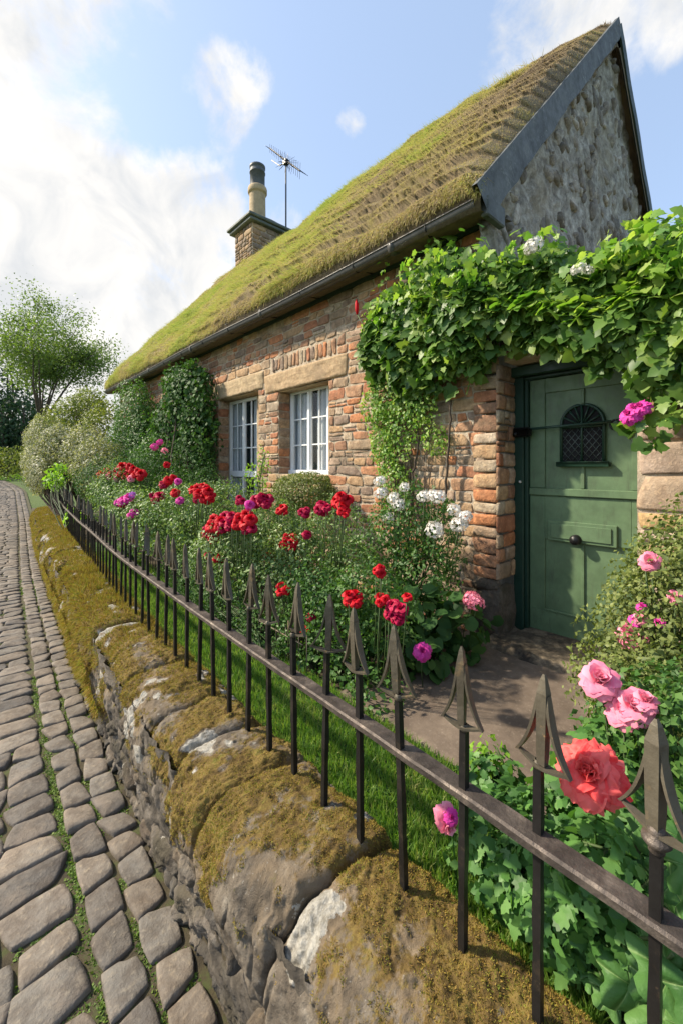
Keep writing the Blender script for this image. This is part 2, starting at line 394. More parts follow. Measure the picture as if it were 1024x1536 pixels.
MAT['lf_rose'] = leaf_mat('rose_leaves', [(.06, .13, .035), (.11, .20, .055), (.19, .29, .09), (.33, .40, .19)], .3, .5, 3, .4)
MAT['lf_dark'] = leaf_mat('dark_leaves', [(.022, .06, .018), (.045, .11, .028), (.085, .17, .04)], .3, .6, 4, .2)
MAT['lf_mid'] = leaf_mat('mid_green_leaves', [(.035, .095, .022), (.07, .16, .035), (.13, .24, .055)], .35, .5, 3)
MAT['lf_olive'] = leaf_mat('olive_leaves', [(.08, .12, .025), (.16, .20, .04), (.28, .30, .065)], .35, .55, 2)
MAT['lf_pale'] = leaf_mat('variegated_leaves', [(.10, .13, .05), (.19, .21, .10), (.36, .36, .22), (.55, .52, .42)], .3, .55, 2.2)
MAT['lf_lime'] = leaf_mat('lime_leaves', [(.16, .32, .03), (.28, .48, .05)], .45, .5, 4)
MAT['lf_box'] = leaf_mat('box_leaves', [(.07, .10, .025), (.14, .18, .045), (.26, .29, .09)], .3, .55, 5)
MAT['lf_wood'] = leaf_mat('wood_leaves', [(.012, .035, .014), (.025, .062, .022), (.05, .10, .028)], .25, .55, .35)
MAT['lf_tree'] = leaf_mat('tree_leaves', [(.08, .13, .03), (.13, .20, .045), (.21, .28, .075)], .45, .5, .8)
MAT['lf_ivy'] = leaf_mat('ground_ivy_leaves', [(.035, .10, .022), (.065, .17, .035), (.11, .25, .055), (.17, .32, .08)], .35, .5, 5, .4)
MAT['lf_big'] = leaf_mat('broad_leaves', [(.05, .14, .03), (.09, .21, .05), (.13, .27, .07)], .35, .45, 5, .4)
MAT['red'] = petal_mat('red_petals', (.50, .006, .015), (.78, .012, .03))
MAT['crimson'] = petal_mat('crimson_petals', (.32, .004, .03), (.60, .012, .09))
MAT['magenta'] = petal_mat('magenta_petals', (.62, .03, .30), (.85, .10, .48))
MAT['pink'] = petal_mat('pink_petals', (.85, .20, .34), (.92, .40, .50))
MAT['coral'] = petal_mat('coral_petals', (.84, .045, .055), (.95, .22, .20), .4)
MAT['whitef'] = petal_mat('white_petals', (.75, .72, .66), (.82, .80, .76))
MAT['purple'] = petal_mat('purple_petals', (.42, .05, .55), (.6, .25, .75))

# ------------------------------------------------------------------ leaf tools
def leaf_simple(wd=.36, fold=.10, droop=.08):
    v = np.array([[0, 0, 0], [wd, .45, fold], [0, .5, 0], [-wd, .45, fold], [0, 1, -droop]], float)
    return v, np.array([[0, 1, 2], [0, 2, 3], [1, 4, 2], [3, 2, 4]])
def leaf_lobed(sc=1.0, seed=3):
    prof = [(0, 0), (.20, -.10), (.42, .02), (.33, .22), (.52, .40), (.30, .52), (.24, .74), (0, 1.0)]
    r = [(a, b) for a, b in prof]; l = [(-a, b) for a, b in prof[1:-1]][::-1]
    pts = r + l
    v = [[0, .28, 0]] + [[x, y, .09 * abs(x) * 2 - .22 * (y - .3) ** 2 - .12 * x * x * 4] for x, y in pts]
    n = len(pts); f = [[0, 1 + i, 1 + (i + 1) % n] for i in range(n)]
    return np.array(v, float), np.array(f)
def leaf_round(n=12, seed=1, scal=.06):
    th = np.linspace(-np.pi / 2, 1.5 * np.pi, n, endpoint=False)
    r = .5 * (1 + scal * np.cos(th * 5 + .3)); r[0] *= .55
    x = r * np.cos(th) * 1.02; y = .5 + r * np.sin(th)
    v = [[0, .42, -.03]] + [[a, b, .12 * abs(a) - .25 * (b - .4) ** 2] for a, b in zip(x, y)]
    f = [[0, 1 + i, 1 + (i + 1) % n] for i in range(n)]
    return np.array(v, float), np.array(f)
def scatter(mb, tm, pos, nor, tip, size, mi=0, **at):
    tv, tf = tm; M = len(pos)
    if M == 0: return
    n = unit(nor); t = unit(tip - (tip * n).sum(1, keepdims=True) * n); b = np.cross(t, n)
    size = np.broadcast_to(np.asarray(size, float), (M,))
    P = pos[:, None] + size[:, None, None] * (tv[None, :, 0, None] * b[:, None] + tv[None, :, 1, None] * t[:, None] + tv[None, :, 2, None] * n[:, None])
    k = len(tv); Fc = (tf[None] + (np.arange(M) * k)[:, None, None]).reshape(-1, tf.shape[1])
    mb.add(P.reshape(-1, 3), Fc, mi, **{a: np.repeat(b_, k) for a, b_ in at.items()})
def rdir(rng, n):
    return unit(rng.normal(size=(n, 3)))
def blobpts(rng, c, r, n, lump=.38, freq=2.0, inner=.55):
    d = rdir(rng, n); sd_ = rng.randint(1000)
    f = 1 + lump * (fbm(d * freq + sd_, 3, sd_) - .5) * 2
    q = 1 - inner * np.abs(rng.normal(0, .38, n)); q = np.clip(q, .15, 1.06)
    return np.array(c) + d * np.array(r) * (f * q)[:, None], d
def foliage(mb, rng, blobs, tm, size, dens, mi=0, jit=.7, droop=.3, lump=.38, freq=2.0, zmin=None, xmin=None, inner=.55, up=.25):
    for (c, r) in blobs:
        r = np.array(r, float); area = 4 * np.pi * ((r[0] * r[1]) ** 1.6 / 3 + (r[0] * r[2]) ** 1.6 / 3 + (r[1] * r[2]) ** 1.6 / 3) ** (1 / 1.6)
        n = int(dens * area / size ** 2)
        p, d = blobpts(rng, c, r, n, lump, freq, inner)
        nn = unit(d / r * r.mean() + rng.normal(0, jit, (n, 3)) + np.array([0, 0, up]))
        tip = rdir(rng, n) + np.array([0, 0, -droop]) + d * .3
        k = np.ones(n, bool)
        if zmin is not None: k &= p[:, 2] > zmin
        if xmin is not None: k &= p[:, 0] > xmin
        scatter(mb, tm, p[k], nn[k], tip[k], size * (.6 + .75 * rng.rand(k.sum())), mi)
def blades(mb, rng, pos, d, ln, wd, bend=.35, mi=0, two=False, **at):
    n = len(pos); d = unit(d); side = unit(np.cross(d, rdir(rng, n))); ln = np.broadcast_to(ln, (n,))[:, None]; wd = np.broadcast_to(wd, (n,))[:, None]
    if two:
        mid = pos + d * ln * .55; tipd = unit(d + bend * rdir(rng, n) + np.array([0, 0, -bend * .5])); tp = mid + tipd * ln * .5
        V = np.stack([pos - side * wd, pos + side * wd, mid + side * wd * .8, mid - side * wd * .8, tp], 1); Ff = np.array([[0, 1, 2, 3]]); k = 5
        n0 = mb.n; mb.add(V.reshape(-1, 3), (Ff[None] + (np.arange(n) * k)[:, None, None]).reshape(-1, 4), mi, **{a: np.repeat(b, k) for a, b in at.items()})
        mb.f.append(((np.array([[3, 2, 4]])[None] + (np.arange(n) * k)[:, None, None]).reshape(-1, 3) + n0, mi))
    else:
        tp = pos + unit(d + bend * rdir(rng, n)) * ln
        V = np.stack([pos - side * wd, pos + side * wd, tp], 1)
        mb.add(V.reshape(-1, 3), np.arange(n * 3).reshape(-1, 3), mi, **{a: np.repeat(b, 3) for a, b in at.items()})

def twigs(mb, rng, base, tops, r0=.012, wig=.08, k=5, mi=0):
    base = np.array(base, float)
    for t in tops:
        t = np.array(t, float); s_ = np.linspace(0, 1, 7)[:, None]
        p = base + (t - base) * s_ + (t - base)[2] * .12 * np.sin(s_ * np.pi) * np.append(rng.normal(0, .5, 2), 0)
        p[1:-1] += rng.normal(0, wig * .3, (5, 3)); mb.tube(p, np.linspace(r0, r0 * .3, 7), k, mi)

# ------------------------------------------------------------------ stones
def stones(mb, O, U, V, N, cx, cy, ww, hh, dep, rng, mi=0, rnd=.35, pw=6, rough=.006, rot=0., sq=.04, g=None):
    g = np.array([-1, -.985, -.86, -.45, 0, .45, .86, .985, 1.]) if g is None else g
    k = len(g); s_, t_ = np.meshgrid(g, g, indexing='ij'); s_ = s_.ravel(); t_ = t_.ravel()
    hgt = np.sqrt(np.clip((1 - np.abs(s_) ** pw) * (1 - np.abs(t_) ** pw), 0, 1))
    x = s_ * np.sqrt(1 - rnd * t_ ** 2 / 2); y = t_ * np.sqrt(1 - rnd * s_ ** 2 / 2)
    M = len(cx); cx, cy, ww, hh, dep = [np.broadcast_to(np.asarray(q, float), (M,))[:, None] for q in (cx, cy, ww, hh, dep)]
    a = rng.normal(0, sq, (M, 6))
    xx = (x + a[:, 0:1] * s_ * t_ + a[:, 1:2] * t_) * ww / 2; yy = (y + a[:, 2:3] * s_ * t_ + a[:, 3:4] * s_) * hh / 2
    if rot:
        th = rng.normal(0, rot, (M, 1)); xx, yy = xx * np.cos(th) - yy * np.sin(th), xx * np.sin(th) + yy * np.cos(th)
    dd = dep * hgt * (1 + a[:, 4:5] * s_ * 3 + a[:, 5:6] * t_ * 3) - .012 * (hgt < .01)
    P = np.array(O) + (xx + cx)[..., None] * np.array(U) + (yy + cy)[..., None] * np.array(V) + dd[..., None] * np.array(N)
    q = P.reshape(-1, 3); nz = (fbm(q * 14, 3, 5) - .5) * 2 * rough + (fbm(q * 45, 2, 9) - .5) * rough
    q = q + (nz * np.tile(hgt > .01, M))[:, None] * np.array(N)
    nz2 = (fbm(q * 9 + 50, 3, 15)[:, None] - .5); q = q + nz2 * rough * 1.6 * (np.array(U) + np.array(V))
    flip = np.dot(np.cross(U, V), N) < 0
    mb.add(q, (gridf(k, k)[None] + (np.arange(M) * k * k)[:, None, None]).reshape(-1, 4), mi, flip=flip)
def layout(u0, u1, v0, v1, ch, wl, holes, rng, gap=.012):
    br = sorted(set([v0, v1] + [h[2] for h in holes if v0 < h[2] < v1] + [h[3] for h in holes if v0 < h[3] < v1])); out = []
    for a, b in zip(br[:-1], br[1:]):
        n = max(1, int(round((b - a) / (ch[0] + (ch[1] - ch[0]) * .5)))); hs = rng.uniform(ch[0], ch[1], n); hs = hs / hs.sum() * (b - a); v = a
        for h in hs:
            m = v + h / 2; iv = [(u0, u1)]
            for (p, q, r, s_) in holes:
                if r < m < s_:
                    nv = []
                    for (x, y) in iv:
                        if q <= x or p >= y: nv.append((x, y))
                        else:
                            if p > x: nv.append((x, p))
                            if q < y: nv.append((q, y))
                    iv = nv
            for (x, y) in iv:
                u = x
                while u < y - 1e-6:
                    wd = rng.uniform(*wl) * (.7 + .6 * (h > np.mean(ch)))
                    if y - (u + wd) < wl[0] * .6: wd = y - u
                    if rng.rand() < .18 and h > ch[0] and wd < wl[1] * .8:
                        f = rng.uniform(.4, .6); out.append((u + wd / 2, v + h * f / 2, wd - gap, h * f - gap)); out.append((u + wd / 2, v + h * (1 + f) / 2, wd - gap, h * (1 - f) - gap))
                    else: out.append((u + wd / 2, m, wd - gap, h - gap))
                    u += wd
            v += h
    return np.array(out)
def bands(mb, O, U, V, N, u0, u1, v0, v1, holes, thick, mi=0):    # solid wall body behind the stones, with its openings
    br = sorted(set([v0, v1] + [h[2] for h in holes if v0 < h[2] < v1] + [h[3] for h in holes if v0 < h[3] < v1]))
    O, U, V, N = [np.array(q, float) for q in (O, U, V, N)]
    for a, b in zip(br[:-1], br[1:]):
        m = (a + b) / 2; iv = [(u0, u1)]
        for (p, q, r, s_) in holes:
            if r < m < s_:
                nv = []
                for (x, y) in iv:
                    if q <= x or p >= y: nv.append((x, y)); continue
                    if p > x: nv.append((x, p))
                    if q < y: nv.append((q, y))
                iv = nv
        for (x, y) in iv:
            P = [O + U * uu + V * vv - N * nn for uu in (x, y) for vv in (a, b) for nn in (0, thick)]
            mb.add(P, [[0, 1, 3, 2], [4, 6, 7, 5], [0, 4, 5, 1], [2, 3, 7, 6], [0, 2, 6, 4], [1, 5, 7, 3]], mi)

# ------------------------------------------------------------------ plan of the place (metres, eye at the origin)
ZS = -1.90      # street
ZG = -1.44      # garden
ZW = -1.257     # wall top
ZR = -.845      # rail
def off(y): 
    y = np.asarray(y, float)
    return np.interp(y, [-3, 0, 1, 2, 3.3, 4.3, 5.8, 8, 9.5, 12, 16, 24, 40], [-.03, 0, .025, .07, .11, .17, .29, .46, .59, .84, 1.25, 1.9, 1.5])
def offs(y):    # smoothed
    y = np.asarray(y, float); return (off(y - .6) + off(y - .2) + off(y + .2) + off(y + .6)) / 4
def xf(y): return .955 + offs(y)
def xfoot(y): return .61 + .8 * offs(y)
def gz(y):
    return 1.5 * sst(9, 38, np.asarray(y, float))

# ------------------------------------------------------------------ ground, road, garden floor
def make_ground():
    rng = np.random.RandomState(1)
    xs = np.concatenate([np.linspace(-300, -8, 14), np.linspace(-6, 30, 37), np.linspace(36, 300, 14)]); ys = np.concatenate([np.linspace(-120, -6, 8), np.linspace(-4, 60, 65), np.linspace(66, 420, 20)])
    X, Y = np.meshgrid(xs, ys, indexing='ij')
    Z = ZS - .05 + gz(Y) + 7 * sst(60, 300, Y) * fbm(np.stack([X * .01, Y * .01, X * 0], -1), 3, 4)
    mb = MB(); mb.grid(np.stack([X, Y, Z], -1), 0); tag(mb.build('ground', MAT['field']), kind='structure')
    # joint bed of the road
    ys = np.concatenate([np.linspace(-4, 6, 60), np.linspace(6.2, 60, 120)]); t = np.linspace(0, 1, 24)
    Y, T = np.meshgrid(ys, t, indexing='ij'); x1 = np.where(Y < 16, xfoot(Y) + .12, xfoot(Y) + .12); x0 = -3.4 + 0 * Y
    # the lane swings left beyond the hedge
    bend = -7 * sst(24, 60, Y)
    X = x0 + (x1 - x0) * T + bend
    Zb = ZS - .012 + gz(Y) + .016 * (fbm(np.stack([X * 4, Y * 4, X * 0], -1), 3, 3) - .5)
    mb = MB(); mb.grid(np.stack([X, Y, Zb], -1), 0); tag(mb.build('road_bed', MAT['joint']), kind='structure')
    # setts
    mb = MB(); rows = []; y = -.6
    while y < 46:
        h = rng.uniform(.155, .215); rows.append((y, h)); y += h
    cx = []; cy = []; ww = []; hh = []
    def put(x, y, w_, h_):
        cx.append(x); cy.append(y); ww.append(w_); hh.append(h_)
    gap = .011; bnd = lambda q: float(-7 * sst(24, 60, np.array(q)))
    for c_ in range(2):                                # two gutter courses of squarer setts along the wall
        y = -.6 + .07 * c_
        while y < 34:
            h = rng.uniform(.15, .215); yc = y + h / 2; put(float(xfoot(yc)) + .02 + bnd(yc) - .0725 - .150 * c_ + rng.uniform(-.004, .004), yc, .145 - gap * rng.uniform(.7, 1.5), h - gap * rng.uniform(.8, 1.6)); y += h
    for i, (y, h) in enumerate(rows):
        yc = y + h / 2; b = bnd(yc); x = float(xfoot(yc)) + .02 + b - .318; xl = (-3.2 if y > 3 else -2.2) + b
        while x > xl:
            wd = rng.uniform(.19, .31); wd = wd if rng.rand() > .15 else .16
            put(x - wd / 2, yc + .03 * np.sin(x * 3) + rng.uniform(-.010, .010), wd - gap * rng.uniform(.8, 1.5), h - gap * rng.uniform(.8, 1.6)); x -= wd
    cx, cy, ww, hh = map(np.array, (cx, cy, ww, hh)); k = cy < 7
    for sel, g in ((k, None), (~k, np.array([-1, -.97, -.7, 0, .7, .97, 1.]))):
        n0 = mb.n
        stones(mb, (0, 0, ZS), (1, 0, 0), (0, 1, 0), (0, 0, 1), cx[sel], cy[sel], ww[sel], hh[sel], rng.uniform(.008, .015, sel.sum()), rng, 0, rnd=.34, pw=14, rough=.010, rot=.05, sq=.10, g=g)
        v = mb.v[-1]; v[:, 2] += gz(v[:, 1])
    tag(mb.build('road', MAT['sett']), kind='structure')
    # weeds in the joints
    mb = MB(); n = 14000
    y = -.2 + 9 * rng.rand(n) ** 1.7; seam = np.minimum(rng.randint(0, 7, n), 3); base = xfoot(y)
    x = np.where(seam == 0, base - .005 - .03 * rng.rand(n), np.where(seam == 1, base - .125 + .006 * rng.normal(size=n), np.where(seam == 2, base - .277 + .007 * rng.normal(size=n), base - .3 - 1.5 * rng.rand(n))))
    rowy = np.array([r[0] for r in rows]); yy = np.where(seam == 3, rowy[np.clip(np.searchsorted(rowy, y), 0, len(rowy) - 1)] + .03 * np.sin(x * 3) + .01 * rng.normal(size=n), y)
    msk = fbm(np.stack([x * 3.5, yy * 3.5, x * 0], -1), 3, 31) > np.where(seam == 3, .50, .50); x = x[msk]; yy = yy[msk]; m = len(x)
    rep = 7; p = np.repeat(np.stack([x, yy, np.full(m, ZS - .012)], -1), rep, 0) + rng.normal(0, .011, (m * rep, 3)) * [1, 1, 0]; p[:, 2] += gz(p[:, 1])
    scatter(mb, leaf_simple(.4), p, unit(rng.normal(0, .5, (len(p), 3)) + [0, 0, 1]), rdir(rng, len(p)) + [0, 0, .7], .007 + .009 * rng.rand(len(p)))
    tag(mb.build('joint_weeds', leaf_mat('weed_leaves', [(.06, .09, .02), (.10, .17, .03), (.15, .25, .04), (.22, .27, .06)], .35, .6, 6)), 'small green weeds and moss sprouting in the joints between the setts', 'weeds', kind='stuff')
    # garden floor, lawn strip, patio
    ys = np.linspace(-3, 16, 60); t = np.linspace(0, 1, 12); Y, T = np.meshgrid(ys, t, indexing='ij'); x0 = xf(Y) + .05; X = x0 + (14 - x0) * T ** 2
    mb = MB(); mb.grid(np.stack([X, Y, ZG - .012 + .012 * fbm(np.stack([X * 3, Y * 3, X * 0], -1), 3)], -1), 0)
    e0 = np.stack([X[:, 0], Y[:, 0], np.full(len(ys), ZG - .01)], -1); e1 = e0 - [0, 0, .6]; mb.grid(np.stack([e0, e1], 1), 0)
    e0 = np.stack([X[-1], Y[-1], np.full(len(t), ZG - .01)], -1); mb.grid(np.stack([e0, e0 - [0, 0, .6]], 1), 0)
    tag(mb.build('garden_soil', MAT['soil']), kind='structure')
    mb = MB(); ys = np.linspace(.2, 9, 50); t = np.linspace(0, 1, 6); Y, T = np.meshgrid(ys, t, indexing='ij'); x0 = xf(Y) + .04; X = x0 + (.72) * T
    mb.grid(np.stack([X, Y, ZG + .012 + 0 * X], -1), 0); tag(mb.build('lawn', MAT['turf']), kind='structure')
    mb = MB(); n = 52000; y = .35 + 7.5 * rng.rand(n) ** 1.6; x = xf(y) + .06 + .68 * rng.rand(n)
    p = np.stack([x, y, np.full(n, ZG + .01)], -1); blades(mb, rng, p, rng.normal(0, .28, (n, 3)) + [0, 0, 1], .03 + .035 * rng.rand(n), .0022, .4, two=True)
    tag(mb.build('grass', MAT['grass']), 'short bright green grass between the mossy wall and the flower bed', 'grass', kind='stuff')
    mb = MB(); X, Y = np.meshgrid(np.linspace(1.72, 3.72, 60), np.linspace(-1.5, 1.95, 100), indexing='ij')
    ed = .03 * (fbm(np.stack([X * 5, Y * 5, X * 0], -1), 3, 8) - .5)
    X2 = X + ed * (X < 1.74); Zp = ZG + .03 + .012 * (fbm(np.stack([X * 2.5, Y * 2.5, X * 0], -1), 4, 2) - .5) - .05 * (X < 1.73)
    mb.grid(np.stack([X2, Y, Zp], -1), 0, flip=False); tag(mb.build('patio', MAT['patio']), kind='structure')
make_ground()

# ------------------------------------------------------------------ street wall
def make_wall():
    rng = np.random.RandomState(7)
    t = empty('stone_wall', (float(xfoot(0)), 0, ZS)); tag(t, 'low mossy stone boundary wall curving along the cobbled lane under the railings', 'wall')
    # core (hidden mortar body)
    ys = np.linspace(-2, 17, 90); mb = MB()
    a = np.stack([xfoot(ys) + .05, ys, ZS - .1 + gz(ys)], -1); b = np.stack([xfoot(ys) + .07, ys, np.full(90, -1.36)], -1); c = np.stack([xf(ys) + .08, ys, np.full(90, -1.33)], -1); d = np.stack([xf(ys) + .08, ys, np.full(90, -1.6)], -1)
    mb.grid(np.stack([a, b, c, d], 1), 0); mb.build('wall_core', MAT['soil'], t)
    yb = np.concatenate([np.linspace(-1, 3, 420), np.linspace(3.02, 15.5, 260)]); vb = np.linspace(0, 1, 60); Yb, Vb = np.meshgrid(yb, vb, indexing='ij')
    Zb = (ZS - .04 + gz(Yb)) * (1 - Vb) + -1.34 * Vb; q = np.stack([xfoot(Yb) + .045 - .012 * Vb, Yb, Zb], -1); e = (fbm(q * 5, 4, 31) - .5) * .05 + (fbm(q * 17, 4, 32) - .5) * .05 + .012 * (np.abs(fbm(q * 11, 2, 33) - .5) * -6); q[..., 0] -= e
    mb = MB(); mb.grid(q, 0); mb.build('rubble_bed', ground('rubble_mortar', [(.3, (.04, .034, .026)), (.5, (.10, .085, .066)), (.68, (.19, .165, .135))], 13, .016, 55), t)
    # rubble face
    mb = MB(); L = layout(-1.0, 15.5, 0, .50, (.07, .15), (.10, .34), [], rng, .006)
    cx, cy, ww, hh = L.T; far = cx > 6
    for sel, g in ((~far, np.concatenate([[-1, -.985], np.linspace(-.93, .93, 17), [.985, 1.]])), (far, np.array([-1, -.97, -.6, 0, .6, .97, 1.]))):
        stones(mb, (0, 0, 0), (0, 1, 0), (0, 0, 1), (-1, 0, 0), cx[sel], cy[sel], ww[sel] * 1.03, hh[sel] * 1.05, rng.uniform(.004, .040, sel.sum()), rng, 0, rnd=.7, pw=5, rough=.026, rot=.15, sq=.18, g=g); v = mb.v[-1]; v[:, 0] -= (fbm(v * 40, 3, 71) - .5) * .018
        v = mb.v[-1]; v[:, 2] += -.02; lean = v[:, 2] / .5
        v[:, 0] += xfoot(v[:, 1]) + .055 + .03 * lean; top = -1.38; base = ZS + gz(v[:, 1]); v[:, 2] = base + v[:, 2] / .48 * (top - base)
    mb.build('rubble_face', MAT['greystone'], t)
    # coping boulders, each a part
    joints = [-1.0, .98, 1.5, 1.86, 2.22, 2.75]
    while joints[-1] < 15.5: joints.append(joints[-1] + rng.uniform(.32, .62))
    mm = MB()
    for i, (y0, y1) in enumerate(zip(joints[:-1], joints[1:])):
        n = 480 if i < 1 else (150 if i < 6 else 34); m = 300 if i < 1 else (150 if i < 6 else 40)
        s_ = np.linspace(-1, 1, n); v_ = np.linspace(0, 1, m); Sg, Vg = np.meshgrid(s_, v_, indexing='ij')
        r = rng.uniform(-1, 1, 8); low = ZS + gz((y0 + y1) / 2) 
        # profile around the top, street side to garden side
        px = np.array([.055, .00, -.025, -.015, .02, .075, .17, .30, .40, .455, .475, .47]); pz = np.array([-.40, -.33, -.25, -.15, -.065, -.012, .012, .012, .0, -.03, -.09, -.25])
        vv = np.linspace(0, 1, len(px)); X = np.interp(Vg, vv, px); Z = np.interp(Vg, vv, pz)
        X = (np.interp(np.clip(Vg - .03, 0, 1), vv, px) + X + np.interp(np.clip(Vg + .03, 0, 1), vv, px)) / 3; Z = (np.interp(np.clip(Vg - .03, 0, 1), vv, pz) + Z + np.interp(np.clip(Vg + .03, 0, 1), vv, pz)) / 3
        depth = (.78 + .3 * rng.rand()) if i > 0 else .95
        depth = depth if i < 4 else (1.0 + .5 * min(1, (i - 3) / 4)); Z = np.where(Z < 0, Z * depth, Z)
        X = X + (.02 * r[0] - .012) * (Vg < .5); Z = Z + .012 * r[1]
        L_ = (y1 - y0); e = (1 - np.abs(Sg) ** (L_ / .5 * 9)); e = np.clip(e, 0, 1) ** (.30 if i < 6 else .42)   # round the ends over
        wide = xf((y0 + y1) / 2) - xfoot((y0 + y1) / 2) + .12
        cxm = .25; fe = .70 if i < 6 else .76; Xr = cxm + (X - cxm) * (fe + .05 + (.95 - fe) * e); Zr = -.26 + (Z + .26) * (fe + (1 - fe) * e)
        Yc = (y0 + y1) / 2 + Sg * (L_ / 2 - .002)
        # slanted joints, like the photo's boulders
        Yc = Yc - .10 * (Xr - .25) + .16 * (fbm(np.stack([Xr * 3.2, 0 * Xr + ((y0 if 0 else 0)), Zr * 3.2], -1), 3, 91) - .5) * 1.0
        wx = (xf(Yc) + .155 - (xfoot(Yc) + .045)) / .50
        P = np.stack([xfoot(Yc) + .045 + Xr * wx, Yc, ZW + Zr + .0], -1)
        q = P.reshape(-1, 3); du = (fbm(q * 3.2, 3, 11) - .5) * (.10 if i < 6 else .15) + (fbm(q * 9, 3, 12) - .5) * .045 + (fbm(q * 30, 4, 13) - .5) * .018
        cen = np.stack([xfoot(q[:, 1]) + .3, q[:, 1], np.full(len(q), ZW - .25)], -1); nn = unit(q - cen); amp = 1 - .55 * sst(.6, .85, nn[:, 2])
        q = q + nn * (du * amp)[:, None]
        # deep folds in the street face of the boulders
        fold = np.abs(fbm(q * [2.2, 5.0, 2.2] + 3, 3, 44) - .5); fd = np.clip(1 - fold / .035, 0, 1) * sst(.55, .1, nn[:, 2]) * (q[:, 1] > .9)
        q = q - nn * (fd * .014)[:, None]
        up = sst(.05, .75, nn[:, 2]); far_ = sst(2.2, 4.5, q[:, 1])
        mo = fbm(q * 5.5 + 9, 4, 21) * 1.15 + up * .34 - (.30 if i > 0 else .24) + (.12 if i >= 6 else 0) + .30 * far_ - .10 * (q[:, 2] < ZW - .2) * (1 - far_)
        sp_ = lambda x_, y_, X_, r_: np.exp(-(((q - PX(x_, y_, X=X_)) / r_) ** 2).sum(1))
        mo = mo + .75 * sp_(275, 1180, .72, .14) + .8 * sp_(345, 1250, .74, .10) + .75 * sp_(330, 1330, .69, .07) + .6 * sp_(260, 1250, .69, .08) + .5 * sp_(430, 1200, .82, .12) + .35 * sp_(560, 1400, .9, .14)
        mo = np.clip(mo, 0, 1)
        hb = (fbm(q * 48, 3, 81) - .42) * .026 + (fbm(q * 15, 3, 83) - .42) * .03 + (fbm(q * 130, 2, 82) - .5) * .006; q = q + nn * (hb * sst(.30, .62, mo + .9 * (fbm(q * 38, 3, 77) - .5)))[:, None]
        def spot(p, rx): return np.exp(-(((q - np.array(p)) / rx) ** 2).sum(1))
        li = 1.1 * spot(PX(462, 1395, X=.735), (.07, .055, .08)) + 1.0 * spot(PX(495, 1375, X=.79), (.05, .05, .05)) + .9 * spot(PX(455, 1440, X=.70), (.05, .045, .06)) + .8 * spot(PX(225, 1022, Z=ZW + .0), (.05, .05, .06)) + .8 * spot(PX(256, 1095, Z=ZW), (.035, .035, .06)) + .7 * spot(PX(205, 968, Z=ZW), (.05, .05, .06)) + .6 * spot(PX(318, 1128, Z=ZW), .025) + .6 * spot(PX(290, 1135, Z=ZW), .02) + .55 * spot(PX(335, 1155, Z=ZW), .022)
        li = li + .6 * sst(.60, .70, fbm(q * 6 + 70, 3, 61))
        mo = mo * (1 - np.clip(li * 1.3, 0, 1))
        mb = MB(); mb.add(q, gridf(n, m), 0, moss=mo, lichen=np.clip(li, 0, 1))
        mb.build('coping_stone', MAT['coping'], t)
        # moss tufts grown where the moss lies
        G = q.reshape(n, m, 3); den = 90000 if y0 < 1.2 else (40000 if y0 < 2.6 else (16000 if y0 < 6 else 7000))
        k = int(den * L_); iu = rng.rand(k) * (n - 1.001); iv = rng.rand(k) * (m - 1.001); a0 = iu.astype(int); b0 = iv.astype(int); fu = (iu - a0)[:, None]; fv = (iv - b0)[:, None]
        p = G[a0, b0] * (1 - fu) * (1 - fv) + G[a0 + 1, b0] * fu * (1 - fv) + G[a0, b0 + 1] * (1 - fu) * fv + G[a0 + 1, b0 + 1] * fu * fv
        nr = unit(np.cross(G[a0, b0 + 1] - G[a0, b0], G[a0 + 1, b0] - G[a0, b0])); 
        M_ = mo.reshape(n, m)[a0, b0]; keep = (M_ + .8 * (fbm(p * 38, 3, 77) - .5) * 1.2 > .52) & (p[:, 0] < xf(p[:, 1]) + .17)
        p = p[keep]; nr = nr[keep]; yd = p[:, 1]
        s = (.0045 + .007 * rng.rand(len(p)) ** 2) * (1 + 6 * sst(1.6, 5, yd)); hang = np.array([0, 0, -.9])[None] * (far_.reshape(n, m)[a0, b0][keep])[:, None]
        blades(mm, rng, p - nr * .001, nr + hang * (1 - np.clip(nr[:, 2:3], 0, 1)) + rng.normal(0, .55, (len(p), 3)), s, .0014 * (1 + 2.0 * sst(2, 6, yd)), .5)
    k = 26000; y = 3.2 + 11.8 * rng.rand(k) ** 1.2; u = rng.rand(k) ** .8; ck = fbm(np.stack([y * 3, u * 2, 0 * y], -1), 3, 93); kp = ck + .12 * sst(2.3, 5, y) + .25 * u > .82; y, u, ck = y[kp], u[kp], ck[kp]; k = len(y)
    base = ZS + gz(y); p = np.stack([xfoot(y) + .035 - .05 * u - .03 * ck, y, base + .08 + (ZW - .3 - base) * u], -1)
    blades(mm, rng, p, np.array([-.55, 0, -1]) + rng.normal(0, .4, (k, 3)), .025 + .035 * rng.rand(k), .0036, .4)
    o = mm.build('moss', MAT['moss'], t); o['kind'] = 'stuff'
make_wall()

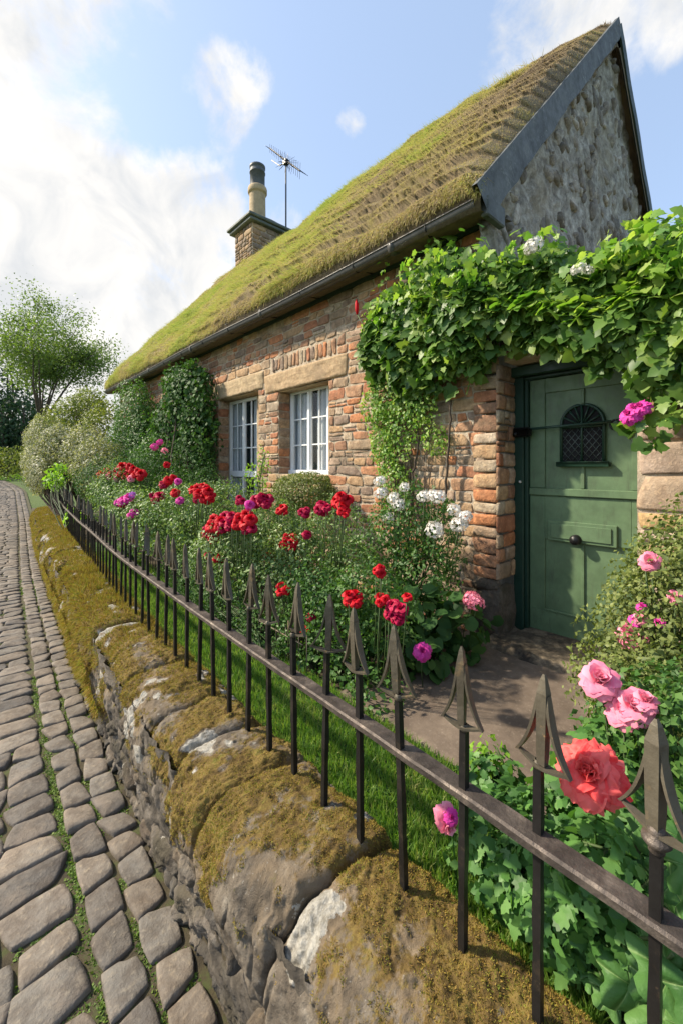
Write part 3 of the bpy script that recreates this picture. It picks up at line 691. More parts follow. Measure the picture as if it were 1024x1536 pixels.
# ------------------------------------------------------------------ railings
def make_fence():
    rng = np.random.RandomState(3)
    t = empty('iron_railing', (float(xf(.2)), .2, ZW)); tag(t, 'black wrought iron railing with barbed spear tops set into the mossy wall', 'railing')
    ys = np.linspace(-.45, 14.2, 220); mb = MB()
    prof = [(-.030, -.012), (-.030, .004), (-.024, .009), (.024, .009), (.030, .004), (.030, -.012), (.022, -.014), (-.022, -.014)]
    zz = ZR + .004 * np.sin(ys * 2.3)
    P = np.stack([np.stack([xf(ys) + a, ys, zz + b], -1) for a, b in prof + prof[:1]], 1)
    q = P.reshape(-1, 3); q = q + ((fbm(q * 16, 3, 3) - .5) * .004)[:, None]; mb.grid(q.reshape(P.shape), 0, flip=True); mb.build('rail', MAT['rail'], t, smooth=False)
    O = ORI[t.name]
    # one picket, local origin on the wall top
    sh = MB(); h = .0185 / 2; z1 = (ZR + .175) - ZW
    zs = np.linspace(-.09, z1, 9); pp = []
    for z in zs:
        k = h * (1 + .10 * math.sin(z * 31)); pp.append([[-k, -k, z], [k, -k, z], [k, k, z], [-k, k, z], [-k, -k, z]])
    sh.grid(np.array(pp), 0)
    shaft = sh.build('picket', MAT['iron'], origin=(0, 0, 0), smooth=False); shaft_m = shaft.data
    def head(barb=1.0, wide=1.0):
        m = MB(); zb = z1; zt = (ZR + .378) - ZW
        zs = np.array([zb, zb + .03, zb + .11, zb + .16, zt - .012, zt]); hw = np.array([.0085, .0095, .0105, .0105, .0055, .0018]) * wide
        m.grid(np.array([[[-k, -k, z], [k, -k, z], [k, k, z], [-k, k, z], [-k, -k, z]] for z, k in zip(zs, hw)]), 0)
        for s_ in (-1, 1):                              # forged barb: springs from below the tip and flares out along the fence
            u = np.linspace(0, 1, 9); y = s_ * (.009 + .020 * barb * u + .028 * barb * u ** 3); z = (zt - .045) - u * (zt - .045 - zb - .002); wx = .0035 + .0095 * np.sin(np.pi * np.clip(u * .75 + .12, 0, 1)) * (1 - .35 * u); th = .0032
            A = np.stack([np.stack([wx, y - s_ * th, z], -1), np.stack([wx, y + s_ * th, z], -1), np.stack([-wx, y + s_ * th, z], -1), np.stack([-wx, y - s_ * th, z], -1), np.stack([wx, y - s_ * th, z], -1)], 1)
            m.grid(A, 0, flip=(s_ > 0)); n0 = m.n - 5
            m.f.append((np.array([[n0, n0 + 1, n0 + 2, n0 + 3]]), 0))
        # saddle plate that ties the barb ends to the bar
        yy = np.linspace(-.052 * barb, .052 * barb, 9); zz = zb + .004 - .010 * (1 - (yy / (.052 * barb)) ** 2); wx = .004 + .010 * (1 - np.abs(yy / (.052 * barb))); A = np.stack([np.stack([wx, yy, zz + .003], -1), np.stack([-wx, yy, zz + .003], -1), np.stack([-wx, yy, zz - .003], -1), np.stack([wx, yy, zz - .003], -1), np.stack([wx, yy, zz + .003], -1)], 1)
        m.grid(A, 0); return m
    hm = []
    for b, w_ in ((1.0, 1.0), (.86, .95), (1.1, 1.05), (1.25, 1.3)):
        o = head(b, w_).build('spearhead', MAT['spear'], origin=(0, 0, 0), smooth=False); hm.append(o.data); bpy.data.objects.remove(o)
    c = MB(); c.lathe((0, 0, z1 - .008), [(.008, -.010), (.0125, -.006), (.0135, 0), (.0115, .006), (.008, .010)], 12); co = c.build('collar', MAT['spear'], origin=(0, 0, 0)); cm = co.data; bpy.data.objects.remove(co)
    c = MB(); c.lathe((0, 0, z1 - .02), [(.009, -.026), (.0135, -.022), (.012, -.016), (.018, -.010), (.0245, -.002), (.0235, .005), (.014, .010), (.016, .015), (.0135, .021), (.009, .026)], 18); co = c.build('collar', MAT['rail'], origin=(0, 0, 0)); cm2 = co.data; bpy.data.objects.remove(co)
    bpy.data.objects.remove(shaft)
    ORI.pop('picket', None)
    near_y = [-.01, .19, .405, .60, .80, .99, 1.185, 1.38, 1.575]; y = -.01; i = 0
    while y < 14.1:
        if i < len(near_y): y = near_y[i]
        x = float(xf(y)); o = bpy.data.objects.new('picket', shaft_m); C.objects.link(o); o.parent = t
        o.location = Vector((x, y, ZW + rng.uniform(-.006, .006))) - Vector(O)
        tilt = (rng.normal(0, .013), rng.normal(0, .013), math.atan2(float(xf(y)) - float(xf(y + .1)), .1)); o.rotation_euler = tilt
        hd = bpy.data.objects.new('spearhead', hm[3] if i < 2 else hm[rng.randint(3)]); C.objects.link(hd); hd.parent = o; hd.rotation_euler = (rng.normal(0, .012), rng.normal(0, .02), rng.normal(0, .22)); hd.scale = (1, rng.uniform(.85, 1.12), 1)
        cl = bpy.data.objects.new('collar', cm2 if i < 2 else cm); C.objects.link(cl); cl.parent = o
        y += .2 * (1 + rng.normal(0, .012)); i += 1
make_fence()

# ------------------------------------------------------------------ the cottage
XF = 3.30                                            # facade plane
YG = 1.82; YE = 12.8                                 # gable ends
XR = 6.6; ZRD = 6.09                                 # ridge
def make_cottage():
    rng = np.random.RandomState(12)
    t = empty('stone_cottage', (XF, YG, ZG)); tag(t, 'old sandstone cottage with mossy thatched roof, white windows and a green door', 'cottage')
    T = .32
    holes = [(3.86, 4.94, -.10, 1.05), (5.47, 6.78, -.62, 1.14), (9.2, 10.2, -.1, 1.05)]
    lint = [(3.52, 5.30, 1.05, 1.32), (5.32, 7.0, 1.14, 1.42)]
    mb = MB(); bands(mb, (XF + .004, 0, 0), (0, 1, 0), (0, 0, 1), (-1, 0, 0), YG, YE, ZG - .1, 2.1, holes, T, 0)
    mb.box((XF + T, YE - .3, ZG - .1), (9.9, YE, 2.1)); mb.box((9.6, YG, ZG - .1), (9.9, YE - .3, 2.1)); mb.box((XF + T, YG + .02, ZG - .1), (9.6, YG + .3, 2.1))
    mb.build('wall_core', MAT['mortar'], t, smooth=False)
    # soldier course above the lintels
    sold = [(3.7, 5.15, 1.32, 1.55)]
    allh = holes + lint + sold
    mb = MB(); L = layout(YG, YE, ZG - .05, 2.05, (.065, .14), (.12, .36), allh, rng, .014); cx, cy, ww, hh = L.T
    stones(mb, (XF, 0, 0), (0, 1, 0), (0, 0, 1), (-1, 0, 0), cx, cy, ww, hh, rng.uniform(.002, .010, len(cx)), rng, 0, rnd=.32, pw=9, rough=.011, rot=.02, sq=.08)
    u = 3.72
    while u < 5.1:
        w_ = rng.uniform(.06, .10); stones(mb, (XF, 0, 0), (0, 1, 0), (0, 0, 1), (-1, 0, 0), np.array([u + w_ / 2]), np.array([1.435]), np.array([w_ - .010]), np.array([rng.uniform(.15, .21)]), .010, rng, 0, rnd=.5, pw=7, rough=.012, rot=.10); u += w_
    # window reveals laid in the same stone
    for (a, b, c, d) in holes[:2]:
        for yy, N in ((b, (0, -1, 0)), (a, (0, 1, 0))):
            Lr = layout(0, .2, c, d, (.10, .17), (.15, .22), [], rng, .012); x_, y_, w_, h_ = Lr.T
            stones(mb, (XF, yy, 0), (1, 0, 0), (0, 0, 1), N, x_ - .004, y_, w_, h_, .012, rng, 0, rnd=.3, pw=9, rough=.006)
    mb.build('stone_facing', MAT['facade'], t)
    mb = MB()
    for (a, b, c, d) in lint:
        stones(mb, (XF, 0, 0), (0, 1, 0), (0, 0, 1), (-1, 0, 0), np.array([(a + b) / 2]), np.array([(c + d) / 2 + .0]), np.array([b - a - .01]), np.array([d - c - .012]), .03, rng, 0, rnd=.05, pw=16, rough=.012, sq=.012, g=np.concatenate([[-1, -.995], np.linspace(-.98, .98, 26), [.995, 1]]))
        mb.box((XF + .004, a + .3, c - .006), (XF + .25, b - .3, c + .05))
    mb.build('lintel', MAT['quoin'], t)

    # windows
    def window(y0, y1, z0, z1, xp, rows, transom=None, extra=None):
        m = MB(); fw = .05
        m.bbox((xp, y0, z0), (xp + .06, y0 + fw, z1)); m.bbox((xp, y1 - fw, z0), (xp + .06, y1, z1)); m.bbox((xp, y0 + fw, z1 - fw), (xp + .06, y1 - fw, z1)); m.bbox((xp - .03, y0 - .02, z0 - .05), (xp + .07, y1 + .02, z0 + .015))
        ym = (y0 + y1) / 2; m.bbox((xp - .006, ym - .026, z0 + .016), (xp + .05, ym + .026, z1 - fw))
        zb = z0
        if transom is not None: m.bbox((xp - .01, y0 + fw, transom - .05), (xp + .055, y1 - fw, transom + .05)); zb = transom + .05
        fr = m.build('window', MAT['white'], t, smooth=False)
        m = MB()
        for (a, b) in ((y0 + fw, ym - .026), (ym + .026, y1 - fw)):
            m.box((xp + .012, a, zb), (xp + .042, a + .022, z1 - fw)); m.box((xp + .012, b - .022, zb), (xp + .042, b, z1 - fw))
            m.box((xp + .016, (a + b) / 2 - .009, zb), (xp + .038, (a + b) / 2 + .009, z1 - fw))
            for k in range(1, rows):
                z = zb + (z1 - fw - zb) * k / rows; m.box((xp + .018, a + .02, z - .009), (xp + .036, b - .02, z + .009))
        m.build('glazing_bars', MAT['white'], fr, smooth=False)
        m = MB(); m.box((xp + .026, y0 + .02, z0), (xp + .030, y1 - .02, z1 - .02)); m.build('pane', MAT['glass'], fr, smooth=False)
        m = MB(); yy = np.linspace(y0, y1, 80); zz = np.array([z0, z1]); Yc, Zc = np.meshgrid(yy, zz, indexing='ij')
        gapc = np.abs((Yc - y0) / (y1 - y0) - .46) < (.20 if extra else .10)
        Xc = xp + .075 + .012 * np.sin(Yc * 70) + .006 * np.sin(Yc * 173); A = np.stack([Xc, Yc, Zc], -1); h = 80
        k0 = [i for i in range(79) if not gapc[i, 0]]; m.add(A.reshape(-1, 3), gridf(80, 2)[k0], 0); m.build('curtain', MAT['curtain'], fr)
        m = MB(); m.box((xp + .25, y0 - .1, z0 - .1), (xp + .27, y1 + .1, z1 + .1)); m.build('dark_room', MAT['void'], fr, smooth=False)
        return fr
    window(4.07, 4.935, -.06, 1.07, 3.49, 3)
    window(5.80, 6.77, -.56, 1.13, 3.50, 3, transom=-.12, extra=True)
    window(9.25, 10.15, -.08, 1.0, 3.49, 3)
    m = MB(); m.box((3.47, 3.84, -.12), (3.62, 4.068, 1.06)); m.box((3.47, 5.45, -.64), (3.62, 5.798, 1.15)); m.bbox((3.26, 3.85, -.17), (3.55, 4.95, -.105), .012); m.build('window_sill', MAT['quoin'], t, smooth=False)

    # gable wall: rough grey render over rubble, with embedded stones
    mb = MB(); n = 150; X, Zz = np.meshgrid(np.linspace(XF - .12, 9.9, n), np.linspace(0, 1, 110), indexing='ij')
    top = np.minimum((X - 2.98) / (XR - 2.98), (10.22 - X) / (10.22 - XR)) * (ZRD - 2.15) + 2.15 - .10
    Zv = 1.2 + (top - 1.2) * Zz; q = np.stack([X, np.full_like(X, YG), Zv], -1).reshape(-1, 3)
    rel = (fbm(q * 2.2, 4, 5) - .5) * .10 + (fbm(q * 8, 4, 6) - .5) * .07; fr_ = np.abs(fbm(q * 5, 2, 8) - .5); rel -= np.clip(1 - fr_ / .03, 0, 1) * .02
    q[:, 1] += -rel - .01; mb.add(q, gridf(n, 110), 0)
    k = 560; sx = rng.uniform(XF - .02, 9.6, k); szz = rng.uniform(1.3, 6, k); tp = np.minimum((sx - 2.98) / (XR - 2.98), (10.22 - sx) / (10.22 - XR)) * (ZRD - 2.15) + 2.15 - .33; kk = szz < tp; sx = sx[kk]; szz = szz[kk]; k = len(sx)
    qq = np.stack([sx, np.full(k, YG), szz], -1); rel = (fbm(qq * 2.2, 4, 5) - .5) * .10 + (fbm(qq * 8, 4, 6) - .5) * .07
    for j in range(k):
        stones(mb, (0, YG - .006 - rel[j], 0), (1, 0, 0), (0, 0, 1), (0, -1, 0), np.array([sx[j]]), np.array([szz[j]]), np.array([rng.uniform(.06, .2)]), np.array([rng.uniform(.05, .24)]), rng.uniform(.015, .045), rng, 1, rnd=.9, pw=3.5, rough=.02, rot=.5, sq=.15)
    mb.build('gable_wall', [MAT['grey_render'], stone_mat('gable_rubble', [(.22, .20, .17), (.30, .275, .23), (.38, .35, .30), (.26, .235, .20), (.18, .165, .14), (.50, .47, .41), (.33, .30, .25)], .9, .012, 60, lich=(.55, .52, .45), grime=((.13, .115, .09), .6))], t)

    # thatched roof
    XE, ZE = 2.98, 2.13; nrmF = nrm(np.array([-(ZRD - ZE), 0, (XR - XE)]))
    Y0r, Y1r = YG - .13, YE + .15
    def surf(s_, y, side=0, full=False):
        q = np.stack([s_ * 3, y, s_ * 0], -1)
        near = sst(7.5, 3.2, y - 1.2 * (1 - s_))
        ph = s_ * 19 + 1.0 * (fbm(np.stack([s_ * 2, y * .8, 0 * y], -1), 3, 3) - .5) * (2.2 - 1.2 * near) + .35 * (fbm(np.stack([s_ * 20, y * 4.5, 0 * y], -1), 2, 33) - .5)
        fr = ph - np.floor(ph); saw = (1 - fr) ** 1.1 * .085 * (.12 + .88 * near) * (.35 + .65 * sst(0, .6, y - Y0r)) * (.45 + 1.1 * fbm(np.stack([s_ * 9, y * 1.5, 0 * y], -1), 2, 8))
        lump = (fbm(np.stack([s_ * 3.2, y * .75, 0 * y], -1), 3, 22) - .5) * .26 * (1 - .65 * near) + (fbm(np.stack([s_ * 12, y * 3.0, 0 * y], -1), 3, 23) - .5) * .16 * (1 - .5 * near)
        edge = np.clip((y - Y0r) / .12, 0, 1) ** .6; edge2 = np.clip((Y1r - y) / .3, 0, 1) ** .5
        round_ = np.clip(s_ / .03, 0, 1) ** .5
        h = (.13 + .08 * np.sin(np.pi * s_) * edge + saw + lump * edge) * (.15 + .85 * round_) * (.4 + .6 * edge) * (.3 + .7 * edge2)
        zr = -.14 * sst(3.6, 1.7, y)
        x = XE + (XR - XE) * s_; z = ZE + (ZRD + zr * 0 - ZE) * s_ + zr * s_
        # crest rounding
        cz = -.10 * sst(.93, 1.0, s_)
        P = np.stack([x, y, z], -1) + h[..., None] * nrmF + np.stack([0 * x, 0 * x, cz], -1)
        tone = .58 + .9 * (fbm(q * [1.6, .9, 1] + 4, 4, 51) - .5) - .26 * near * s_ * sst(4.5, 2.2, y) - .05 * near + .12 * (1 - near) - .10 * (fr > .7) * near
        P = P + (np.array([0, 0, .10]) * (sst(2, 5, y) * s_)[..., None])
        if full: return P, np.clip(tone, 0, 1)
        if side: P = P.copy(); P[..., 0] = 2 * XR - P[..., 0]
        return P
    ny, ns = 620, 230; yv = Y0r + (Y1r - Y0r) * np.linspace(0, 1, ny) ** 1.25; Sg, Yg = np.meshgrid(np.linspace(0, 1, ns), yv, indexing='ij')
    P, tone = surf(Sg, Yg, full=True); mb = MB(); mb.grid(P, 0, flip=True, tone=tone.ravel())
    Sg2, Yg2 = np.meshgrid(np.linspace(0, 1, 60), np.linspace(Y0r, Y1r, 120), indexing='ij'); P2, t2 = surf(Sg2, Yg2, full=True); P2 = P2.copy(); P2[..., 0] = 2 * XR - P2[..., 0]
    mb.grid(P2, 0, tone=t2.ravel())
    # thick eave edge and soffit
    e0 = surf(np.zeros(200), np.linspace(Y0r, Y1r, 200)); e1 = e0 + [.03, 0, -.14]; e2 = e0 + [.55, 0, -.02]; mb.grid(np.stack([e0, e1, e2], 0), 0, tone=.2 * np.ones(600))
    # verge ends
    for yy, fl in ((Y0r, False), (Y1r, True)):
        sv = np.linspace(0, 1, 60); a = surf(sv, np.full(60, yy)); b = a - nrmF * .20; mb.grid(np.stack([a, b], 0), 0, flip=fl, tone=.15 * np.ones(120))
        a2 = a.copy(); a2[:, 0] = 2 * XR - a2[:, 0]; b2 = b.copy(); b2[:, 0] = 2 * XR - b2[:, 0]; mb.grid(np.stack([a2, b2], 0), 0, flip=not fl, tone=.15 * np.ones(120))
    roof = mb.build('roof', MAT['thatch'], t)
    # blades of moss, grass and straw on the roof
    mb = MB(); n = 300000; s_ = rng.rand(n) ** 1.0; y = Y0r + (Y1r - Y0r) * rng.rand(n) ** 1.5
    P, tn = surf(s_, y, full=True); down = -unit(np.array([XR - XE, 0, ZRD - ZE])); nf = sst(2.0, 7, y)
    d = down * (1.0) + nrmF * (.25 + .35 * tn[:, None]) + rng.normal(0, .34, (n, 3)); ln = (.016 + .026 * rng.rand(n)) * (.8 + 1.0 * tn)
    ln = ln * (.75 + .25 * sst(0, .5, y - Y0r)); blades(mb, rng, P - nrmF * .006, d, ln, .0028 + .0028 * nf, .4, tone=np.clip(tn + .07 * rng.normal(size=n), 0, 1))
    # long tussocks
    cidx = rng.randint(0, n, 700); cidx = cidx[(tn[cidx] > .50) & (y[cidx] > Y0r + .6)]
    for ci in cidx:
        k = 60; base = P[ci] + rng.normal(0, 1, (k, 3)) * [.03, .16, .03]; base = base - nrmF * ((base - P[ci]) @ nrmF)[:, None]
        blades(mb, rng, base, down * .9 + nrmF * .55 + rng.normal(0, .25, (k, 3)), .09 + .07 * rng.rand(k), .004, .4, tone=np.clip(np.full(k, tn[ci] + .12) + .08 * rng.normal(size=k), 0, 1))
    # fringe over the gutter
    k = 26000; yy = Y0r + (Y1r - Y0r) * rng.rand(k) ** 1.4; Pe, te = surf(.035 * rng.rand(k), yy, full=True); clump = .35 + 1.2 * fbm(np.stack([yy * 3.2, yy * 0, yy * 0], -1), 3, 71)
    blades(mb, rng, Pe, np.array([-.28, 0, -1]) + rng.normal(0, .28, (k, 3)), (.03 + .06 * rng.rand(k)) * clump, .0042, .3, tone=np.clip(te + .02 + .12 * rng.normal(size=k), 0, 1))
    # crest
    k = 16000; yy = Y0r + (Y1r - Y0r) * rng.rand(k) ** 1.3; Pe, te = surf(.97 + .03 * rng.rand(k), yy, full=True)
    blades(mb, rng, Pe, np.array([-.3, 0, .5]) + rng.normal(0, .5, (k, 3)), .035 + .05 * rng.rand(k), .005, .4, tone=te)
    o = mb.build('roof_moss', MAT['straw'], roof); o['kind'] = 'stuff'
    # gutter
    mb = MB(); gx, gzz = 3.03, 2.075; ys = np.linspace(YG - .08, YE + .25, 60); th = np.linspace(np.pi, 2 * np.pi, 11); r = .062
    A = [(gx + r * math.cos(a), gzz + r * math.sin(a)) for a in th] + [(gx + r, gzz + .012), (gx + r - .006, gzz + .012)] + [(gx + (r - .006) * math.cos(a), gzz + (r - .006) * math.sin(a)) for a in th[::-1]] + [(gx - r + .0, gzz + .012), (gx - r - .008, gzz + .012), (gx - r - .008, gzz - .002), (gx + r * math.cos(th[0]), gzz)]
    sag = .012 * np.sin(ys * 1.1); G = np.stack([np.stack([np.full(60, a), ys, b + sag], -1) for a, b in A], 1); mb.grid(G, 0)
    for yy in (2.6, 4.9, 7.2, 9.4, 11.6):
        mb.tube([(gx + .001, yy - .03, gzz - .004), (gx, yy, gzz - .004), (gx, yy + .03, gzz - .004)], .071, 20, cap=True)
    gut = mb.build('gutter', MAT['gutter'], t)
    mb = MB()
    for yy in np.arange(2.2, 12.6, .9): mb.tube([(gx - .066, yy, gzz + .02), (gx - .06, yy, gzz - .03), (gx, yy, gzz - .072), (gx + .07, yy, gzz - .03), (XF, yy, gzz - .01)], .006, 6)
    mb.build('gutter_bracket', MAT['black'], gut)
    mb = MB(); mb.box((XF - .03, YG + .02, 2.03), (XF + .02, YE, 2.12)); mb.box((3.12, YG + .02, 2.10), (XF + .02, YE, 2.125)); mb.build('soffit_board', MAT['dark_green'], t, smooth=False)
    # bargeboards along the verge
    for sg, mat_, wd in ((1, MAT['slate'], .155), (-1, MAT['dark_green'], .11)):
        m = MB(); a = np.array([2.96, 0, 2.10]); b = np.array([XR, 0, ZRD - .10]); n_ = 24; u = np.linspace(0, 1, n_)[:, None]; dn = -nrmF
        c = a + (b - a) * u; wv = wd * (1.25 - .45 * u + .05 * np.sin(u * 23) + .06 * np.sin(u * 61))
        pts = [c + nrmF * .08, c + dn * wv * (.95 + .05 * np.sin(u * 9))]
        yf = YG - .15 + .004 * np.sin(u[:, 0] * 31); yb = YG - .105
        def mk(cc, y): q = cc.copy(); q[:, 1] = y; 
        A = []
        for cc, y in ((pts[0], yf), (pts[1], yf), (pts[1], np.full(n_, yb)), (pts[0], np.full(n_, yb)), (pts[0], yf)):
            q = cc.copy(); q[:, 1] = y
            if sg < 0: q[:, 0] = 2 * XR - q[:, 0]
            A.append(q)
        m.grid(np.stack(A, 1), 0, flip=(sg > 0))
        m.build('bargeboard', mat_, t, smooth=False)
    m = MB(); m.bbox((3.05, YG - .158, 1.98), (3.34, YG - .095, 2.14), .01); m.build('eave_end_board', MAT['slate'], t, smooth=False)
    # chimney
    cx0, cx1, cy0, cy1 = 6.25, 7.4, 10.7, 11.7
    mb = MB(); mb.box((cx0, cy0, 5.0), (cx1, cy1, 7.08)); ch = mb.build('chimney', MAT['mortar'], roof, smooth=False)
    mb = MB(); 
    for O_, U_, N_, a_, b_ in (((0, cy0, 0), (1, 0, 0), (0, -1, 0), cx0, cx1), ((cx0, 0, 0), (0, 1, 0), (-1, 0, 0), cy0, cy1), ((0, cy1, 0), (1, 0, 0), (0, 1, 0), cx0, cx1)):
        L = layout(a_, b_, 5.6, 7.08, (.12, .18), (.18, .38), [], rng, .014); x_, y_, w_, h_ = L.T
        stones(mb, O_, U_, (0, 0, 1), N_, x_, y_, w_, h_, .03, rng, 0, rnd=.35, pw=6, rough=.012)
    # stones fused into the chimney object
    mb.build('chimney_stone', stone_mat('chimney_stone', [(.36, .25, .15), (.28, .21, .15), (.42, .30, .18), (.22, .175, .13), (.33, .22, .13)], .6, .006, 70, grime=((.10, .085, .06), .5)), roof)
    mb = MB(); mb.bbox((cx0 - .14, cy0 - .14, 7.08), (cx1 + .14, cy1 + .14, 7.17), .02); mb.bbox((cx0 - .2, cy0 - .2, 7.172), (cx1 + .2, cy1 + .2, 7.26), .03); mb.build('chimney_cap', MAT['lead'], roof, smooth=False)
    mb = MB(); u = np.linspace(-1, 1, 24); U2, V2 = np.meshgrid(u, u, indexing='ij'); mb.grid(np.stack([(cx0 + cx1) / 2 + U2 * .7, (cy0 + cy1) / 2 + V2 * .62, 7.255 + .20 * (1 - U2 ** 2) * (1 - V2 ** 2) ** .5 + .03 * fbm(np.stack([U2 * 3, V2 * 3, U2], -1), 3)], -1), 0); mb.build('chimney_flaunching', MAT['lead'], roof)
    pc = (6.72, 11.2, 0); mb = MB(); mb.lathe(pc, [(.25, 7.3), (.24, 8.26), (.245, 8.30), (.275, 8.31), (.29, 8.34), (.29, 8.45), (.275, 8.49), (.20, 8.50)], 28); mb.build('chimney_pot', MAT['clay'], roof)
    mb = MB(); mb.lathe(pc, [(.222, 8.48), (.222, 8.93), (.238, 8.935), (.238, 8.96), (.222, 8.965), (.224, 9.08), (.238, 9.09), (.238, 9.15), (.205, 9.16), (.19, 9.05), (.19, 8.7)], 28); mb.build('flue_pipe', MAT['potdark'], roof)
    # aerial
    b = PX(429, 352, X=7.35); tp = PX(429, 243, X=7.35); mb = MB(); b[2] = 6.0; mb.tube([b, (b + tp) / 2, tp], .025, 8)
    ae = mb.build('aerial_mast', MAT['potdark'], roof, smooth=True)
    return t, roof, tp
cot, roof, aer = make_cottage()

def make_aerial(tp):
    rng = np.random.RandomState(5); mb = MB()
    e0 = PX(405, 222, X=tp[0]); e1 = PX(450, 256, X=tp[0]); e1[1] = min(e1[1], tp[1] + .2)
    d = nrm(e1 - e0); mb.tube([e0, (e0 + e1) / 2, e1], .022, 6)
    sd_ = nrm(np.cross(d, [0, 0, 1])); up = np.cross(sd_, d)
    for i in range(17):
        c = e0 + (e1 - e0) * i / 16; L = .17 + .008 * i
        mb.tube([c - sd_ * L, c, c + sd_ * L], .007, 4); mb.tube([c - (up * .9 + sd_ * .4) * L * .7, c, c + (up * .9 + sd_ * .4) * L * .7], .006, 4)
    for k in range(46):
        a = rdir(rng, 1)[0]; mb.tube([tp + a * .06, tp + a * rng.uniform(.15, .36)], .0045, 3)
    mb.tube([PX(408, 240, X=tp[0]), PX(420, 248, X=tp[0]), tp], .018, 5); mb.box(tp - .07, tp + .07)
    mb.build('aerial', MAT['black'], roof, smooth=False)
make_aerial(aer)

# the doorway building: lower range in front of the gable
def make_porch():
    rng = np.random.RandomState(21)
    t = empty('porch_range', (XF, .7, ZG)); tag(t, 'low stone entrance range under the vine, in front of the cottage gable', 'porch')
    ztop = 1.22; hole = [(.74, 1.70, ZG - .1, .86)]
    mb = MB(); bands(mb, (XF + .004, 0, 0), (0, 1, 0), (0, 0, 1), (-1, 0, 0), -2.6, YG - .165, ZG - .1, ztop, hole, .42)
    mb.box((XF + .42, -2.6, ZG - .1), (6.6, -2.2, ztop)); mb.box((XF - .02, -2.62, ztop), (6.6, YG - .17, ztop + .08)); mb.build('wall_core', MAT['mortar'], t, smooth=False)
    # left pier and right side stones
    mb = MB(); L = layout(1.70, YG + .12, -.95, ztop, (.09, .15), (.2, .25), [], rng, .012)
    cx, cy, ww, hh = L.T; stones(mb, (XF, 0, 0), (0, 1, 0), (0, 0, 1), (-1, 0, 0), cx - .0, cy, ww * 1.0, hh, rng.uniform(.010, .020, len(cx)), rng, 0, rnd=.2, pw=10, rough=.010, rot=.01)
    L = layout(.74, 1.70, .93, ztop, (.10, .15), (.2, .4), [], rng, .012); cx, cy, ww, hh = L.T; stones(mb, (XF, 0, 0), (0, 1, 0), (0, 0, 1), (-1, 0, 0), cx, cy, ww, hh, .03, rng, 0, rnd=.25, pw=9, rough=.01)
    L = layout(0, .33, -.95, .86, (.10, .16), (.14, .24), [], rng, .012); cx, cy, ww, hh = L.T; stones(mb, (XF - .03, 1.70, 0), (1, 0, 0), (0, 0, 1), (0, -1, 0), cx, cy, ww, hh, .014, rng, 0, rnd=.25, pw=10, rough=.008)
    mb.build('stone_facing', MAT['facade'], t)
    mb = MB(); stones(mb, (XF, 0, 0), (0, 1, 0), (0, 0, 1), (-1, 0, 0), np.array([1.80, 1.81]), np.array([-1.24, -1.0]), np.array([.26, .25]), np.array([.44, .10]), np.array([.06, .05]), rng, 0, rnd=.5, pw=5, rough=.03)
    stones(mb, (XF - .03, 1.70, 0), (1, 0, 0), (0, 0, 1), (0, -1, 0), np.array([.16]), np.array([-1.22]), np.array([.36]), np.array([.46]), np.array([.02]), rng, 0, rnd=.4, pw=6, rough=.02); mb.build('plinth_stone', MAT['greystone'], t)
    mb = MB(); L = layout(-2.6, .74, ZG - .05, .9, (.15, .25), (.26, .50), [], rng, .016); cx, cy, ww, hh = L.T
    stones(mb, (XF, 0, 0), (0, 1, 0), (0, 0, 1), (-1, 0, 0), cx, cy, ww, hh, rng.uniform(.012, .024, len(cx)), rng, 0, rnd=.14, pw=16, rough=.014, rot=.012)
    L = layout(-2.6, .74, .92, ztop, (.1, .16), (.2, .4), [], rng, .012); cx, cy, ww, hh = L.T; stones(mb, (XF, 0, 0), (0, 1, 0), (0, 0, 1), (-1, 0, 0), cx, cy, ww, hh, .03, rng, 0)
    mb.build('block_facing', MAT['rightstone'], t)
    # frame
    xd = 3.63; m = MB(); m.bbox((xd - .07, 1.615, ZG - .02), (xd + .03, 1.70, .80), .006); m.bbox((xd - .045, 1.585, ZG - .02), (xd + .03, 1.613, .77), .004); m.bbox((xd - .05, .66, ZG - .02), (xd + .03, .742, .80), .006)
    m.bbox((xd - .14, .66, .765), (xd + .03, 1.75, .845), .006); m.bbox((xd - .06, .70, .74), (xd + .03, 1.613, .763), .004)
    m.build('door_frame', MAT['frame_green'], t, smooth=False)
    # door: lower and upper leaf with raised stiles, recessed panels
    y0, y1 = .745, 1.582; zb, zm, zt = -1.40, -.235, .735; mb = MB()
    mb.box((xd, y0, zb), (xd + .04, y1, zm - .006)); mb.box((xd, y0, zm + .006), (xd + .04, y1, zt))
    r = .014
    def bead(a, b, c, d, w_=.014, dp=.010, x=None): mb.bbox(((xd if x is None else x) - dp, a, c), (xd - .0005, b, d), .004)
    st = .125
    mb.bbox((xd - r, y0, zb), (xd - .001, y1, zb + .20), .004)                    # bottom rail
    mb.bbox((xd - r, y1 - st, zb + .20), (xd - .001, y1, zm - .01), .004); mb.bbox((xd - r, y0, zb + .20), (xd - .001, y0 + .10, zm - .01), .004)
    mb.bbox((xd - r, y0 + .1, -.60), (xd - .001, y1 - st, zm - .01), .004)         # lock rail
    ym = 1.17; mb.bbox((xd - r, ym - .012, zb + .20), (xd - .001, ym + .012, -.60), .004)
    for (a, b, c, d) in ((ym + .014, y1 - st - .001, zb + .201, zb + .217), (y0 + .101, ym - .014, zb + .201, zb + .217)): mb.bbox((xd - .022, a, c), (xd - .001, b, d), .004)
    mb.bbox((xd - r, y1 - st, zm + .06), (xd - .001, y1, zt), .004); mb.bbox((xd - r, y0, zm + .06), (xd - .001, y0 + .10, zt), .004); mb.bbox((xd - r, y0 + .1, zt - .12), (xd - .001, y1 - st, zt), .004)
